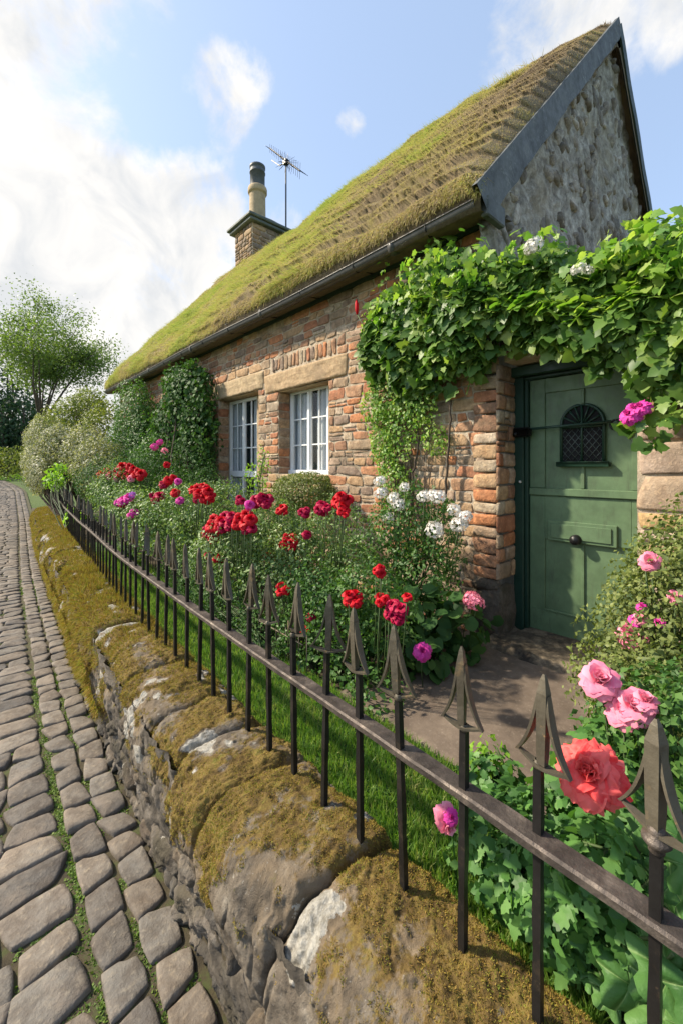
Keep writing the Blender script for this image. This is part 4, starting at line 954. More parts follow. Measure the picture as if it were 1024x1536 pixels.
    mb.bbox((xd - .034, y0 - .005, zm - .004), (xd - .001, y1, zm + .058), .006)     # weather rail
    mb.bbox((xd - .016, ym - .014, zm + .06), (xd - .001, ym + .014, .035), .004); mb.bbox((xd - .016, ym - .012, .50), (xd - .001, ym + .012, zt - .12), .004)
    dr = mb.build('door', MAT['door'], t, smooth=False)
    m = MB(); m.bbox((xd - .035, .93, -.605), (xd - r - .001, 1.43, -.44), .010); m.bbox((xd - .046, .965, -.580), (xd - .034, 1.40, -.465), .012); m.build('letter_plate', MAT['door'], dr, smooth=False)
    m = MB(); c = MB(); pts = [(.0, -.058), (.030, -.052), (.040, -.035), (.032, -.015), (.038, -.004), (.04, 0)]
    th = np.linspace(0, 2 * np.pi, 25); A = np.array([[[xd - .046 + z, 1.205 + rr * math.cos(a), -.575 + rr * math.sin(a)] for a in th] for rr, z in pts]); m.grid(A, 0, flip=True); m.build('door_knob', MAT['black'], dr)
    # arched grille window
    wy0, wy1, wz0, wzs, wr = 1.02, 1.325, .04, .335, .1525; wc = (wy0 + wy1) / 2
    m = MB(); th = np.linspace(0, np.pi, 17)
    out = [(wy0, wz0)] + [(wc - wr * math.cos(a), wzs + wr * math.sin(a)) for a in th] + [(wy1, wz0)]
    m.add([(xd - .017, a, b) for a, b in out], [list(range(len(out)))], 0); m.build('grille_glass', MAT['void'], dr, smooth=False)
    m = MB()
    path = np.array([(xd - .022, wy0, wz0)] + [(xd - .022, wc - wr * math.cos(a), wzs + wr * math.sin(a)) for a in th] + [(xd - .022, wy1, wz0)]); m.tube(path, .013, 6)
    m.bbox((xd - .06, wy0 - .045, wz0 - .04), (xd - .012, wy1 + .03, wz0 + .0), .006)
    m.tube([(xd - .024, wy0, wzs - .02), (xd - .024, wy1, wzs - .02)], .011, 6); m.tube([(xd - .024, wc, wz0), (xd - .024, wc, wzs + wr)], .009, 6)
    for a in np.radians([25, 50, 70, 110, 130, 155]): m.tube([(xd - .023, wc - .035 * math.cos(a), wzs - .01 + .035 * math.sin(a)), (xd - .023, wc - wr * .97 * math.cos(a), wzs + wr * .97 * math.sin(a))], .0075, 5)
    m.build('grille_frame', MAT['frame_green'], dr)
    m = MB()
    for k in np.arange(-.4, .8, .062):
        for sgn in (1, -1):
            pts = []
            for q in np.linspace(0, 1, 30):
                yv = wy0 + (wy1 - wy0) * q; zv = wz0 + k + sgn * (yv - wc) * 1.25
                if wz0 < zv < wzs - .02: pts.append((xd - .021, yv, zv))
            if len(pts) > 1: m.tube([pts[0], pts[-1]], .0028, 4)
    m.build('lattice', paint('lattice_lead', (.12, .15, .14), .4, .2, .5), dr)
    # long iron bar with its keeper
    m = MB(); m.tube([(xd - .075, 1.66, .315), (xd - .075, 1.3, .325), (xd - .07, .96, .335)], .011, 8); m.build('iron_bar', MAT['frame_green'], dr)
    m = MB(); m.bbox((xd - .115, 1.545, .255), (xd - .045, 1.70, .335), .016); m.tube([(xd - .08, 1.66, .29), (xd - .10, 1.66, .29), (xd - .135, 1.66, .27)], .014, 8)
    a = np.linspace(0, 2 * np.pi, 20); m.tube(np.stack([np.full(20, xd - .05), .935 + .035 * np.cos(a), .31 + .035 * np.sin(a)], -1), .009, 6); m.build('bar_keeper', MAT['black'], dr)
    m = MB(); m.lathe((xd - .075, 1.64, -.13), [(0, -.012), (.010, -.008), (.012, 0), (.010, .008), (0, .012)], 10); m.build('bell_push', MAT['whitef'], t)
    # doorstep
    mb = MB(); X, Y = np.meshgrid(np.linspace(3.02, 3.62, 50), np.linspace(.55, 1.72, 70), indexing='ij'); e = np.minimum(np.minimum((X - 3.02) / .10, (Y - .55) / .1), 1); 
    nz = fbm(np.stack([X * 6, Y * 6, X * 0], -1), 4, 17); Z = ZG + .022 + .045 * sst(0.1, 1, e + (nz - .5) * 1.4) + (nz - .5) * .02; mb.grid(np.stack([X, Y, Z], -1), 0); mb.build('doorstep', MAT['step'], t)
    mb = MB(); mb.bbox((xd - .10, .70, ZG), (xd + .02, 1.60, ZG + .05), .01); mb.build('threshold', MAT['quoin'], t, smooth=False)
make_porch()

# ------------------------------------------------------------------ flowers
def rose_mesh(name, mats, rng, layers, k=5, ruff=.12, size=1.0):
    mb = MB()
    for li, (n, tilt, ln, wd, cup, z0) in enumerate(layers):
        ph = rng.rand() * 6.28
        for j in range(n):
            a = ph + 2 * np.pi * j / n + rng.normal(0, .14); tl = tilt + rng.normal(0, .10); u = np.linspace(0, 1, k); v = np.linspace(-1, 1, k); U, V = np.meshgrid(u, v, indexing='ij')
            l_ = ln * rng.uniform(.88, 1.12); wv = wd * (.10 + .90 * np.sin(np.pi * np.clip(U * .79 + .09, 0, 1)) ** .62) * (1 + .12 * U); x = V * wv; ro = U * l_
            bend = tl + cup * (1 - U) * -.5 + (tilt > .5) * .55 * U ** 2.5
            fw = np.sin(bend) * ro; upz = np.cos(bend) * ro; cv = cup * wv * V ** 2 * .7
            fw = fw - cv; ed = U ** 2 * ruff * ln; fw = fw + ed * (fbm(np.stack([U * 2 + j * 7, V * 2.2 + li * 3, U * 0 + rng.rand() * 9], -1), 2, 3) - .5) * 2; upz = upz + ed * (fbm(np.stack([U * 2 + j * 5, V * 2.6 + li * 9, U * 0 + rng.rand() * 9], -1), 2, 4) - .5) * 2
            fw = fw + .06 * ln
            P = np.stack([fw * math.cos(a) - x * math.sin(a), fw * math.sin(a) + x * math.cos(a), upz + z0], -1) * size; mb.grid(P, 0)
    return mb
LAY = [(3, .10, .60, .26, .9, .05), (4, .25, .68, .34, .8, .02), (5, .50, .80, .42, .6, 0), (6, .85, .92, .50, .4, -.02), (7, 1.20, 1.0, .55, .3, -.06), (7, 1.60, 1.0, .55, .2, -.12)]
LAYF = [(4, .12, .55, .2, .9, .1), (6, .35, .62, .24, .7, .06), (8, .6, .74, .28, .5, .03), (10, .9, .85, .3, .4, 0), (11, 1.2, .95, .33, .3, -.05), (12, 1.5, 1.0, .36, .2, -.1), (12, 1.85, .95, .36, .1, -.15)]
rngf = np.random.RandomState(77); FM = {}
def reg(key, mb, mats):
    o = mb.build('flower', mats, origin=(0, 0, 0)); FM.setdefault(key, []).append(o.data); bpy.data.objects.remove(o)
for key in ('red', 'crimson', 'magenta', 'pink'):
    for q in range(2): reg(key, rose_mesh('flower', None, rngf, LAY if key == 'pink' else (LAYF if q else LAY), 5, .18), MAT[key])
def cluster_mesh(rng, n, fl=.28):
    mb = MB(); d = rdir(rng, n); d = d[d[:, 2] > -.5]
    for c in d:
        nn = unit(c + rng.normal(0, .25, 3)); t = unit(np.cross(nn, rng.normal(size=3))); b = np.cross(nn, t); ctr = c * rng.uniform(.72, 1.0) * [1, 1, .8]
        for k in range(5):
            a = k * 2 * np.pi / 5; e = np.cos(a) * t + np.sin(a) * b; s_ = -np.sin(a) * t + np.cos(a) * b
            mb.add([ctr, ctr + fl * (.55 * e + .32 * s_) + nn * .05, ctr + fl * e + nn * .02, ctr + fl * (.55 * e - .32 * s_) + nn * .05], [[0, 1, 2, 3]])
    return mb
for key in ('whitef', 'magenta', 'purple', 'pink', 'crimson', 'red'):
    reg('c_' + key, cluster_mesh(rngf, 110, .24), MAT[key])
def flower(parent, key, x, y, rpx, X=None, P=None, face=None, seed=None):
    p = PX(x, y, X=X) if P is None else np.array(P, float); dpt = p[0] * sa + p[1] * ca; r = rpx * dpt / F
    ms = FM[key]; o = bpy.data.objects.new('flower', ms[rngf.randint(len(ms))]); C.objects.link(o); o.parent = parent; o.location = Vector(p - ORI[parent.name])
    f = Vector(face if face is not None else nrm(-nrm(p) * .8 + np.array([-.2, .1, .7]) + rngf.normal(0, .25, 3))); o.rotation_euler = f.to_track_quat('Z', 'Y').to_euler(); o.scale = (r * (1.1 if key in ('pink',) else (1.2 if key == 'c_whitef' else 1.06)),) * 3
    return p

DEN = {2: 2.0, 3: 2.3, 4: 2.3, 5: 2.2, 6: 2.2, 7: 2, 8: 2.2, 9: 2.2, 10: 2, 12: 1.5, 14: 1.4, 13: 1.3, 15: 1.8, 16: 2.2, 17: 2.3, 18: 1.3, 30: 2.2, 31: 1.8, 32: 1.6, 50: 1.7, 61: 2, 62: 2, 63: 1.5, 64: 1.8, 65: 1.6}
def plant(name, label, cat, base, blobs, tm, size, dens, mat, stemtops=None, r0=.012, group=None, seed=0, flowers=(), FX=None, stemmat=None, zmin=None, xmin=None, **kw):
    rng = np.random.RandomState(seed + 100)
    t = empty(name, tuple(base)); tag(t, label, cat, group)
    mb = MB(); foliage(mb, rng, blobs, tm, size, dens * DEN.get(seed, 1), 0, zmin=ZG + .01 if zmin is None else zmin, xmin=xmin, **kw); mb.build('foliage', mat, t)
    mb = MB(); tops = [np.array(c) + rdir(rng, 1)[0] * np.array(r) * .55 for (c, r) in blobs for _ in range(6 if stemtops is None else stemtops)]
    twigs(mb, rng, base, tops, r0); 
    fp = []
    for (key, x, y, rp) in flowers:
        if key in ('red', 'crimson') and rp >= 8:        # a truss of several blooms
            m_ = 4 if rp >= 12 else 3; a0 = rng.rand() * 6.28
            for j in range(m_): fp.append(flower(t, key, x + rp * .52 * math.cos(a0 + 6.28 * j / m_), y + rp * .45 * math.sin(a0 + 6.28 * j / m_), rp * rng.uniform(.52, .72), X=FX + rng.uniform(-.05, .05)))
        else: fp.append(flower(t, key, x, y, rp, X=FX))
    for p in fp:
        q = p.copy(); kf = .75 if abs(base[1] - p[1]) > 1.2 else .15; b = np.array([p[0] + kf * (base[0] - p[0]), p[1] + kf * (base[1] - p[1]), max(base[2], p[2] - .5)]); mb.tube([b, (b + q) / 2 + rng.normal(0, .008, 3), q - [0, 0, .004]], .0032, 5)
    mb.build('stem', stemmat or MAT['stem'], t)
    return t

Ls = leaf_simple(); Lw = leaf_simple(.26, .06, .1); Ll = leaf_lobed(); Lr = leaf_round()
def gb(x, X, Y): return (X, Y, ZG)

# --- flower bed, near to far
def P3(x, y, X): return PX(x, y, X=X)
plant('leafy_perennial', 'broad leafed green perennial spreading at the doorway pier below the red roses', 'plant', (2.65, 1.95, ZG),
      [(P3(625, 925, 2.55), (.26, .32, .26)), (P3(690, 940, 2.75), (.20, .20, .22)), (P3(585, 960, 2.2), (.22, .25, .20)), (P3(640, 985, 2.35), (.18, .16, .14))], Lr, .095, 1.25, MAT['lf_dark'], seed=1, jit=.55, droop=.6, up=.5,
      flowers=[('magenta', 633, 977, 13), ('pink', 584, 957, 6)], FX=2.12)
plant('white_flower_bush', 'tall bush with clusters of small white flowers beside the doorway pier', 'bush', (2.9, 2.35, ZG),
      [(P3(610, 790, 2.85), (.24, .30, .40)), (P3(660, 800, 2.95), (.2, .2, .36)), (P3(585, 820, 2.8), (.26, .30, .40)), (P3(635, 870, 2.8), (.28, .3, .36))], Lw, .035, .85, MAT['lf_mid'], seed=2,
      flowers=[('c_whitef', x, y, r) for x, y, r in ((571, 740, 9), (569, 722, 8), (590, 748, 9), (606, 731, 7), (598, 757, 9), (582, 777, 9), (635, 745, 9), (657, 746, 10), (648, 743, 8), (651, 795, 12), (680, 765, 9), (688, 787, 12), (696, 776, 10))] + [('c_pink', 707, 900, 13), ('c_pink', 715, 905, 11)], FX=2.72, lump=.5)
plant('rose_bush', 'red rose bush nearest the patio with dark red blooms above the spearheads', 'rose bush', (2.0, 1.95, ZG),
      [(P3(560, 905, 2.1), (.26, .32, .30)), (P3(510, 930, 1.95), (.24, .3, .26)), (P3(480, 900, 2.0), (.26, .3, .3))], Lw, .034, .75, MAT['lf_mid'], seed=3,
      flowers=[('red', 528, 897, 14), ('red', 572, 899, 11), ('crimson', 592, 916, 18), ('red', 568, 856, 10), ('red', 610, 895, 7), ('red', 458, 945, 8), ('crimson', 467, 925, 7), ('red', 424, 884, 11)], FX=1.85, lump=.5)
plant('rose_bush', 'bushy rose with grey green leaves and crimson blooms in front of the clipped box', 'rose bush', (2.3, 3.0, ZG),
      [(P3(500, 810, 2.6), (.32, .40, .38)), (P3(450, 850, 2.2), (.34, .45, .42)), (P3(410, 880, 2.0), (.3, .4, .35)), (P3(530, 870, 2.4), (.28, .32, .34)), (P3(430, 800, 2.5), (.3, .4, .3))], Lw, .032, .8, MAT['lf_rose'], seed=4, lump=.55,
      flowers=[('red', 513, 750, 15), ('red', 516, 768, 9), ('crimson', 484, 762, 12), ('crimson', 457, 768, 9), ('red', 434, 810, 12), ('red', 428, 817, 10), ('red', 437, 818, 9), ('crimson', 461, 801, 7), ('red', 402, 833, 7), ('crimson', 397, 750, 12), ('crimson', 386, 752, 10), ('red', 423, 765, 9)], FX=2.08)
plant('rose_bush', 'full red rose bush with the biggest cluster of red blooms behind the railings', 'rose bush', (1.95, 3.6, ZG),
      [(P3(370, 820, 2.0), (.32, .5, .36)), (P3(330, 830, 1.8), (.28, .5, .34)), (P3(400, 790, 2.3), (.3, .4, .35))], Lw, .032, .85, MAT['lf_rose'], seed=5, lump=.55,
      flowers=[('red', 325, 785, 16), ('crimson', 316, 798, 13), ('red', 320, 806, 8), ('crimson', 343, 778, 13), ('red', 353, 780, 14), ('red', 369, 778, 14), ('crimson', 373, 790, 11), ('crimson', 338, 788, 11), ('red', 310, 801, 9), ('red', 328, 838, 8), ('crimson', 313, 832, 6), ('magenta', 375, 757, 7), ('crimson', 360, 750, 8)], FX=1.72)
plant('rose_bush', 'middle rose bush with scattered scarlet blooms in front of the left window', 'rose bush', (2.0, 5.0, ZG),
      [(P3(290, 780, 2.0), (.36, .6, .42)), (P3(260, 770, 2.1), (.36, .6, .45)), (P3(330, 765, 2.4), (.36, .6, .42))], Lw, .036, .7, MAT['lf_rose'], seed=6, lump=.55,
      flowers=[('red', 302, 735, 12), ('red', 310, 741, 12), ('red', 294, 735, 9), ('red', 314, 749, 8), ('crimson', 300, 746, 10), ('crimson', 233, 745, 9), ('crimson', 240, 743, 7), ('red', 263, 738, 7), ('magenta', 270, 750, 6), ('red', 253, 720, 7), ('crimson', 246, 725, 7), ('magenta', 267, 722, 5), ('red', 260, 716, 5)], FX=1.78)
plant('flower_bush', 'low bush with magenta blooms standing just behind the far railings', 'bush', (1.9, 6.8, ZG),
      [(P3(200, 770, 1.75), (.35, .9, .45)), (P3(230, 790, 1.7), (.3, .7, .4)), (P3(170, 745, 1.9), (.4, .9, .5))], Lw, .040, .65, MAT['lf_rose'], seed=7, lump=.55,
      flowers=[('magenta', 185, 750, 8), ('magenta', 193, 746, 7), ('magenta', 178, 753, 6), ('crimson', 184, 756, 5), ('magenta', 202, 768, 6), ('magenta', 196, 773, 5), ('c_purple', 199, 742, 5)], FX=1.52)
plant('rose_bush', 'far rose bush topped by a wide band of bright red and pink blooms', 'rose bush', (2.3, 8.0, ZG),
      [(P3(190, 735, 2.2), (.5, 1.0, .62)), (P3(220, 720, 2.4), (.5, .9, .55)), (P3(150, 725, 2.1), (.45, 1.0, .5))], Lw, .042, .65, MAT['lf_dark'], seed=8, lump=.5,
      flowers=[('red', x, y, r) for x, y, r in ((180, 707, 9), (190, 712, 8), (170, 711, 8), (160, 706, 6), (203, 708, 8), (212, 710, 7), (196, 702, 8), (184, 699, 7), (210, 716, 5), (152, 711, 6))] + [('pink', 165, 713, 6), ('pink', 176, 716, 6), ('pink', 196, 718, 5), ('c_magenta', 232, 670, 6), ('c_magenta', 240, 663, 5), ('c_pink', 247, 676, 5), ('red', 250, 697, 5)], FX=1.95)
plant('grey_shrub', 'dark grey green shrub between the far roses and the ivy on the facade', 'shrub', (2.7, 7.4, ZG),
      [(P3(235, 700, 2.75), (.4, .8, .7)), (P3(265, 745, 2.6), (.4, .7, .5))], Lw, .045, .7, MAT['lf_mid'], seed=9, lump=.45)
plant('edging_plant', 'pale grey leaved edging plant along the foot of the nearer railings', 'plant', (1.75, 2.6, ZG),
      [(P3(330, 900, 1.7), (.14, .5, .28)), (P3(400, 945, 1.75), (.14, .4, .22)), (P3(280, 870, 1.7), (.14, .8, .3))], Lw, .028, .6, MAT['lf_mid'], seed=10, lump=.6)

# --- clipped box, ivy, wall shrubs
plant('box_bush', 'rounded clipped box bush under the right hand window', 'bush', (2.98, 4.0, ZG),
      [(P3(455, 738, 2.98), (.30, .46, .24))], Lw, .027, 4.5, MAT['lf_box'], seed=11, lump=.16, r0=.02, stemmat=MAT['bark'], inner=.3, stemtops=9)
plant('window_climber', 'thin yellowish climbing shoot between the two white windows', 'climber', (3.12, 5.2, ZG),
      [(P3(395, 690, 3.14), (.07, .13, .22)), (P3(380, 715, 3.05), (.10, .18, .24)), (P3(393, 740, 3.05), (.1, .2, .3))], Lw, .045, .45, MAT['lf_lime'], seed=12, lump=.6)
plant('ivy_shrub', 'tall bushy ivy climbing the facade left of the left window', 'ivy', (3.0, 7.5, ZG),
      [(P3(284, 600, 3.02), (.32, .82, .72)), (P3(258, 640, 3.0), (.32, .85, .65)), (P3(262, 575, 3.05), (.2, .4, .35)), (P3(298, 650, 3.05), (.28, .55, .65)), (P3(275, 575, 3.1), (.22, .6, .35))], Lr, .055, 1.05, MAT['lf_dark'], seed=13, lump=.42, xmin=None, r0=.03, stemmat=MAT['bark'], droop=.5)
plant('round_shrub', 'dense dark rounded shrub standing against the jamb of the left window', 'shrub', (2.9, 7.0, ZG),
      [(P3(290, 698, 2.95), (.34, .62, .55)), (P3(305, 735, 2.9), (.3, .5, .4))], Lw, .035, 1.2, MAT['lf_dark'], seed=14, lump=.25, r0=.025, stemmat=MAT['bark'])
plant('wall_shrub', 'yellowish green upright shrub on the facade behind the tall ivy', 'shrub', (2.9, 10.0, ZG),
      [(P3(200, 625, 2.95), (.36, 1.0, .85)), (P3(215, 640, 3.0), (.28, .5, .7)), (P3(190, 680, 2.85), (.36, .9, .9)), (P3(214, 670, 2.95), (.3, .6, .8))], Lw, .055, 1.5, MAT['lf_mid'], seed=15, lump=.4, r0=.03, stemmat=MAT['bark'])
plant('olive_hedge', 'big rounded olive green shrub beyond the end of the gutter', 'shrub', (2.6, 13.2, ZG),
      [(P3(125, 622, 2.7), (.7, 1.1, .62)), (P3(95, 640, 2.2), (.6, 1.1, .7)), (P3(155, 655, 2.8), (.65, 1.0, .95)), (P3(135, 603, 2.9), (.5, .8, .45))], Lw, .075, 1.0, MAT['lf_olive'], seed=16, lump=.35, r0=.05, stemmat=MAT['bark'])
plant('variegated_shrub', 'pale silvery variegated shrub leaning over the wall end', 'shrub', (2.0, 12.0, ZG - .1),
      [(P3(88, 675, 1.95), (.5, 1.2, .72)), (P3(130, 680, 2.3), (.55, 1.0, .75)), (P3(62, 660, 1.75), (.42, 1.4, .8)), (P3(60, 700, 1.65), (.42, 1.2, .7)), (P3(56, 712, 1.5), (.22, 1.3, .55)), (P3(50, 690, 1.6), (.25, 1.2, .6)), (P3(150, 700, 2.3), (.5, .9, .7))], Lw, .058, 1.05, MAT['lf_pale'], seed=17, lump=.42, r0=.04, stemmat=MAT['bark'], zmin=-1.6)
plant('lime_shrub', 'small bright lime green shrub at the far end of the railings', 'shrub', (1.62, 9.6, ZG),
      [(P3(88, 712, 1.66), (.20, .42, .24)), (P3(80, 722, 1.60), (.18, .4, .2)), (np.array([1.68, 9.7, -1.05]), (.16, .35, .3))], Ls, .085, 1.0, MAT['lf_lime'], seed=18, lump=.5)

# --- climbing vine over the doorway range
def make_vine():
    rng = np.random.RandomState(40); t = empty('climbing_vine', (3.1, 2.2, ZG)); tag(t, 'broad leafed vine covering the top of the entrance range and hanging over the door', 'vine')
    mb = MB(); P_ = []; N_ = []
    def seg(x, yt, yb, X, n, th=.16):
        pass
    # draped curtain: top and bottom outline seen from the lane, as world heights along the wall
    #          pixel x, y top, y bottom
    out = [(556, 500, 560), (570, 455, 575), (590, 430, 585), (625, 400, 600), (660, 378, 585), (700, 384, 560), (740, 392, 515), (790, 384, 500), (840, 382, 505), (880, 392, 530), (920, 378, 560), (960, 352, 585), (1000, 345, 610), (1060, 340, 620), (1160, 335, 600), (1300, 340, 590)]
    ys = []; zt = []; zb = []
    for x, a, b in out:
        p = PX(x, a, X=3.12); q = PX(x, b, X=3.12); ys.append(p[1]); zt.append(p[2]); zb.append(q[2])
    ys, zt, zb = map(np.array, (ys, zt, zb)); o = np.argsort(ys); ys, zt, zb = ys[o], zt[o], zb[o]
    n = 10500; y = rng.uniform(ys[0], ys[-1], n) ; T_ = np.interp(y, ys, zt); B_ = np.interp(y, ys, zb); u = rng.rand(n) ** .9
    z = T_ + (B_ - T_) * u + rng.normal(0, .05, n); bulge = .30 * np.sin(np.pi * np.clip(u * .8 + .12, 0, 1)) * (.6 + .8 * fbm(np.stack([y * 2.6, z * 2.6, 0 * y], -1), 3, 3))
    x = XF - .03 - bulge * (1 - .35 * rng.rand(n)) ; k = rng.rand(n) < (.10 + .90 * sst(.38, .6, fbm(np.stack([y * 5, z * 5, 0 * y + 3], -1), 3, 6) + .32 * (1 - u)))
    p = np.stack([x, y, z], -1)[k]; nn = np.array([-1, -.15, .45]) + rng.normal(0, .6, p.shape); tip = np.array([-.15, 0, -1]) + rng.normal(0, .6, p.shape)
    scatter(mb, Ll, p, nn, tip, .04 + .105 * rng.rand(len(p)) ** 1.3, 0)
    # mounded top
    n = 7500; y = rng.uniform(ys[0] + .5, min(ys[-1], 2.35), n); T_ = np.interp(y, ys, zt); xx = rng.uniform(2.98, 4.3, n); z = T_ - .12 + .20 * (fbm(np.stack([y * 2.2, xx * 2.2, 0 * y], -1), 3, 9) - .3) - .10 * rng.rand(n) - .25 * sst(3.3, 2.95, xx) - .12 * sst(3.8, 4.4, xx)
    z = z - .1 * sst(1.9, 2.4, y)
    kk = (y < YG - .2) | (xx < 3.25); p = np.stack([xx, y, z], -1)[kk]
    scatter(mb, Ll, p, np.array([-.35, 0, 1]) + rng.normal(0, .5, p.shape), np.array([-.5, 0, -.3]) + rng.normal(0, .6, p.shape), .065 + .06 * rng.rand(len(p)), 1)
    # big lit mass at the left
    bl = [(P3(595, 470, 3.1), (.22, .32, .30)), (P3(640, 420, 3.05), (.26, .3, .26)), (P3(610, 540, 3.14), (.12, .24, .26)), (P3(690, 410, 3.05), (.25, .3, .24)), (P3(575, 550, 3.18), (.08, .18, .28)), (P3(660, 545, 3.1), (.16, .2, .16)), (P3(720, 410, 3.0), (.24, .24, .2))]
    foliage(mb, rng, bl, Ll, .062, .75, 1, jit=.8, droop=.6, lump=.75, freq=2.6, xmin=2.7)
    # top right shoots
    bl = [(P3(960, 380, 3.1), (.3, .24, .17)), (P3(1010, 370, 3.0), (.3, .24, .20)), (P3(890, 410, 3.1), (.25, .2, .12)), (P3(800, 375, 3.15), (.25, .22, .12)), (P3(1080, 380, 2.9), (.3, .3, .2))]
    foliage(mb, rng, bl, Ll, .065, .9, 1, jit=.7, droop=.2, lump=.5)
    # spray hanging in front of the right of the door
    bl = [(P3(985, 640, 3.02), (.12, .17, .12)), (P3(1000, 610, 3.05), (.15, .16, .10)), (P3(945, 650, 3.0), (.06, .06, .06)), (P3(1010, 560, 3.1), (.14, .2, .2))]
    foliage(mb, rng, bl, Ll, .10, .8, 0, jit=.6, droop=.7, lump=.5)
    # thin leafy veil under the left mass
    bl = [(P3(555, 500, 3.2), (.07, .12, .3)), (P3(585, 590, 3.18), (.09, .26, .30)), (P3(570, 650, 3.2), (.08, .16, .3)), (P3(630, 610, 3.2), (.08, .2, .25)), (P3(590, 720, 3.2), (.09, .2, .25)), (P3(600, 640, 3.2), (.08, .20, .30)), (P3(575, 680, 3.2), (.07, .16, .26)), (P3(560, 610, 3.2), (.07, .18, .2)), (P3(650, 660, 3.22), (.06, .14, .16))]
    foliage(mb, rng, bl, Ls, .034, 1.5, 1, jit=.8, droop=.5, lump=.6)
    # small shoots up to the gutter
    for (x, y0_, y1_) in ((572, 500, 390), (645, 400, 318), (558, 540, 470)):
        k = 26; f = np.linspace(0, 1, k); p = np.array([PX(x + 5 * math.sin(q * 9), y0_ + (y1_ - y0_) * q, X=3.14 - .1 * q) for q in f]) + rng.normal(0, .012, (k, 3)); scatter(mb, Ls, p, rdir(rng, k) + [-1, 0, .3], rdir(rng, k), .05, 1)
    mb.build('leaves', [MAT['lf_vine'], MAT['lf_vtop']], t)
    mb = MB()
    def stem(pts, r, X=3.2):
        pts = np.array([PX(x, y, X=xx) for x, y, xx in pts]); q = np.linspace(0, len(pts) - 1, len(pts) * 5); ii = np.arange(len(pts)); pp = np.stack([np.interp(q, ii, pts[:, k]) for k in range(3)], -1); pp[1:-1] += rng.normal(0, .006, pp[1:-1].shape); mb.tube(pp, np.linspace(r, r * .6, len(pp)), 7)
    stem([(662, 800, 3.22), (668, 730, 3.22), (674, 660, 3.20), (676, 600, 3.18)], .014)
    stem([(610, 830, 3.2), (618, 720, 3.22), (628, 660, 3.23), (620, 600, 3.2), (600, 540, 3.15)], .012)
    for j in range(16):
        x0 = rng.uniform(575, 655); stem([(x0 + rng.uniform(-8, 8), rng.uniform(740, 820), 3.24), (x0 + rng.uniform(-10, 10), 690, 3.24), (x0 + rng.uniform(-8, 8), 640, 3.24), (x0 + rng.uniform(-12, 12), 590, 3.2)], .005)
    stem([(600, 420, 3.1), (680, 430, 3.15), (800, 430, 3.2), (900, 440, 3.2), (1050, 430, 3.2)], .02)
    mb.build('stem', MAT['bark'], t)
    for x, y, r in ((800, 368, 12), (868, 404, 10), (884, 404, 7), (795, 374, 8)): flower(t, 'c_whitef', x, y, r, X=2.95)
    return t
vine = make_vine()
t = empty('hanging_geranium', tuple(PX(962, 640, X=3.0))); tag(t, 'magenta flowers on a leafy spray hanging at the right edge of the door', 'flower')
m = MB(); rg = np.random.RandomState(3); 
foliage(m, rg, [(P3(965, 635, 2.98), (.05, .07, .05))], Ll, .07, .9, 0); m.build('foliage', MAT['lf_vtop'], t)
for x, y, r in ((944, 622, 14), (961, 611, 12), (950, 612, 9)): flower(t, 'magenta', x, y, r, X=2.92)
t = empty('red_bud', tuple(PX(545, 500, X=3.2))); tag(t, 'single closed red bud on a thin shoot against the facade left of the vine', 'flower')
m = MB(); p = PX(535, 458, X=3.16); m.tube([p + [0, 0, -.1], p + [0, 0, -.04], p + [0, .005, .02], p + [0, .01, .07]], [.008, .022, .02, .004], 8); m.build('flower', MAT['red'], t)
m = MB(); m.tube([PX(552, 540, X=3.2), PX(546, 490, X=3.18), p + [0, 0, -.09]], .006, 5); foliage(m, rg, [(P3(548, 500, 3.18), (.03, .05, .1))], Ls, .04, .8); m.build('stem', MAT['stem'], t)

# --- right hand corner planting
plant('pink_rose_bush', 'fine leaved bush with pink roses on the right of the doorway', 'rose bush', (2.2, .25, ZG),
      [(P3(990, 960, 2.15), (.26, .24, .34)), (P3(960, 1030, 2.0), (.24, .22, .26)), (P3(1010, 880, 2.3), (.24, .22, .34)), (P3(1000, 1080, 1.8), (.24, .2, .26)), (P3(1080, 950, 2.1), (.35, .3, .5))], Ls, .021, .85, MAT['lf_box'], seed=30, lump=.5, inner=.6,
      flowers=[('pink', 975, 842, 13), ('magenta', 967, 846, 7), ('pink', 1012, 896, 10), ('magenta', 962, 910, 7), ('magenta', 953, 932, 9), ('pink', 960, 928, 9), ('pink', 948, 954, 19), ('pink', 938, 948, 11), ('magenta', 988, 934, 7)], FX=1.95)
bpy.data.objects[-1] if False else None
plant('pink_rose_bush', 'low bush with two large pink roses in front of the patio, behind the nearest pickets', 'rose bush', (1.7, .30, ZG),
      [(P3(985, 1095, 1.6), (.20, .16, .18)), (P3(940, 1110, 1.65), (.14, .14, .14)), (P3(1060, 1100, 1.5), (.2, .16, .2))], Ls, .024, .9, MAT['lf_mid'], seed=31, lump=.5,
      flowers=[('pink', 900, 1020, 24), ('pink', 936, 1068, 22), ('pink', 952, 1060, 24), ('pink', 968, 1052, 16)], FX=1.42)
plant('ground_ivy', 'bright green trailing ground cover filling the corner below the coral rose', 'ground cover', (1.35, .60, ZG),
      [(P3(760, 1260, 1.30), (.16, .16, .14)), (P3(820, 1300, 1.28), (.17, .15, .18)), (P3(870, 1250, 1.4), (.2, .16, .2)), (P3(780, 1320, 1.22), (.12, .14, .12)), (P3(900, 1330, 1.2), (.14, .12, .16)), (P3(740, 1180, 1.5), (.12, .13, .12)), (P3(830, 1380, 1.15), (.08, .12, .10)), (P3(930, 1180, 1.5), (.2, .16, .2))], Ll, .034, 1.15, MAT['lf_ivy'], seed=32, lump=.4, up=.7, jit=.55, zmin=ZG)
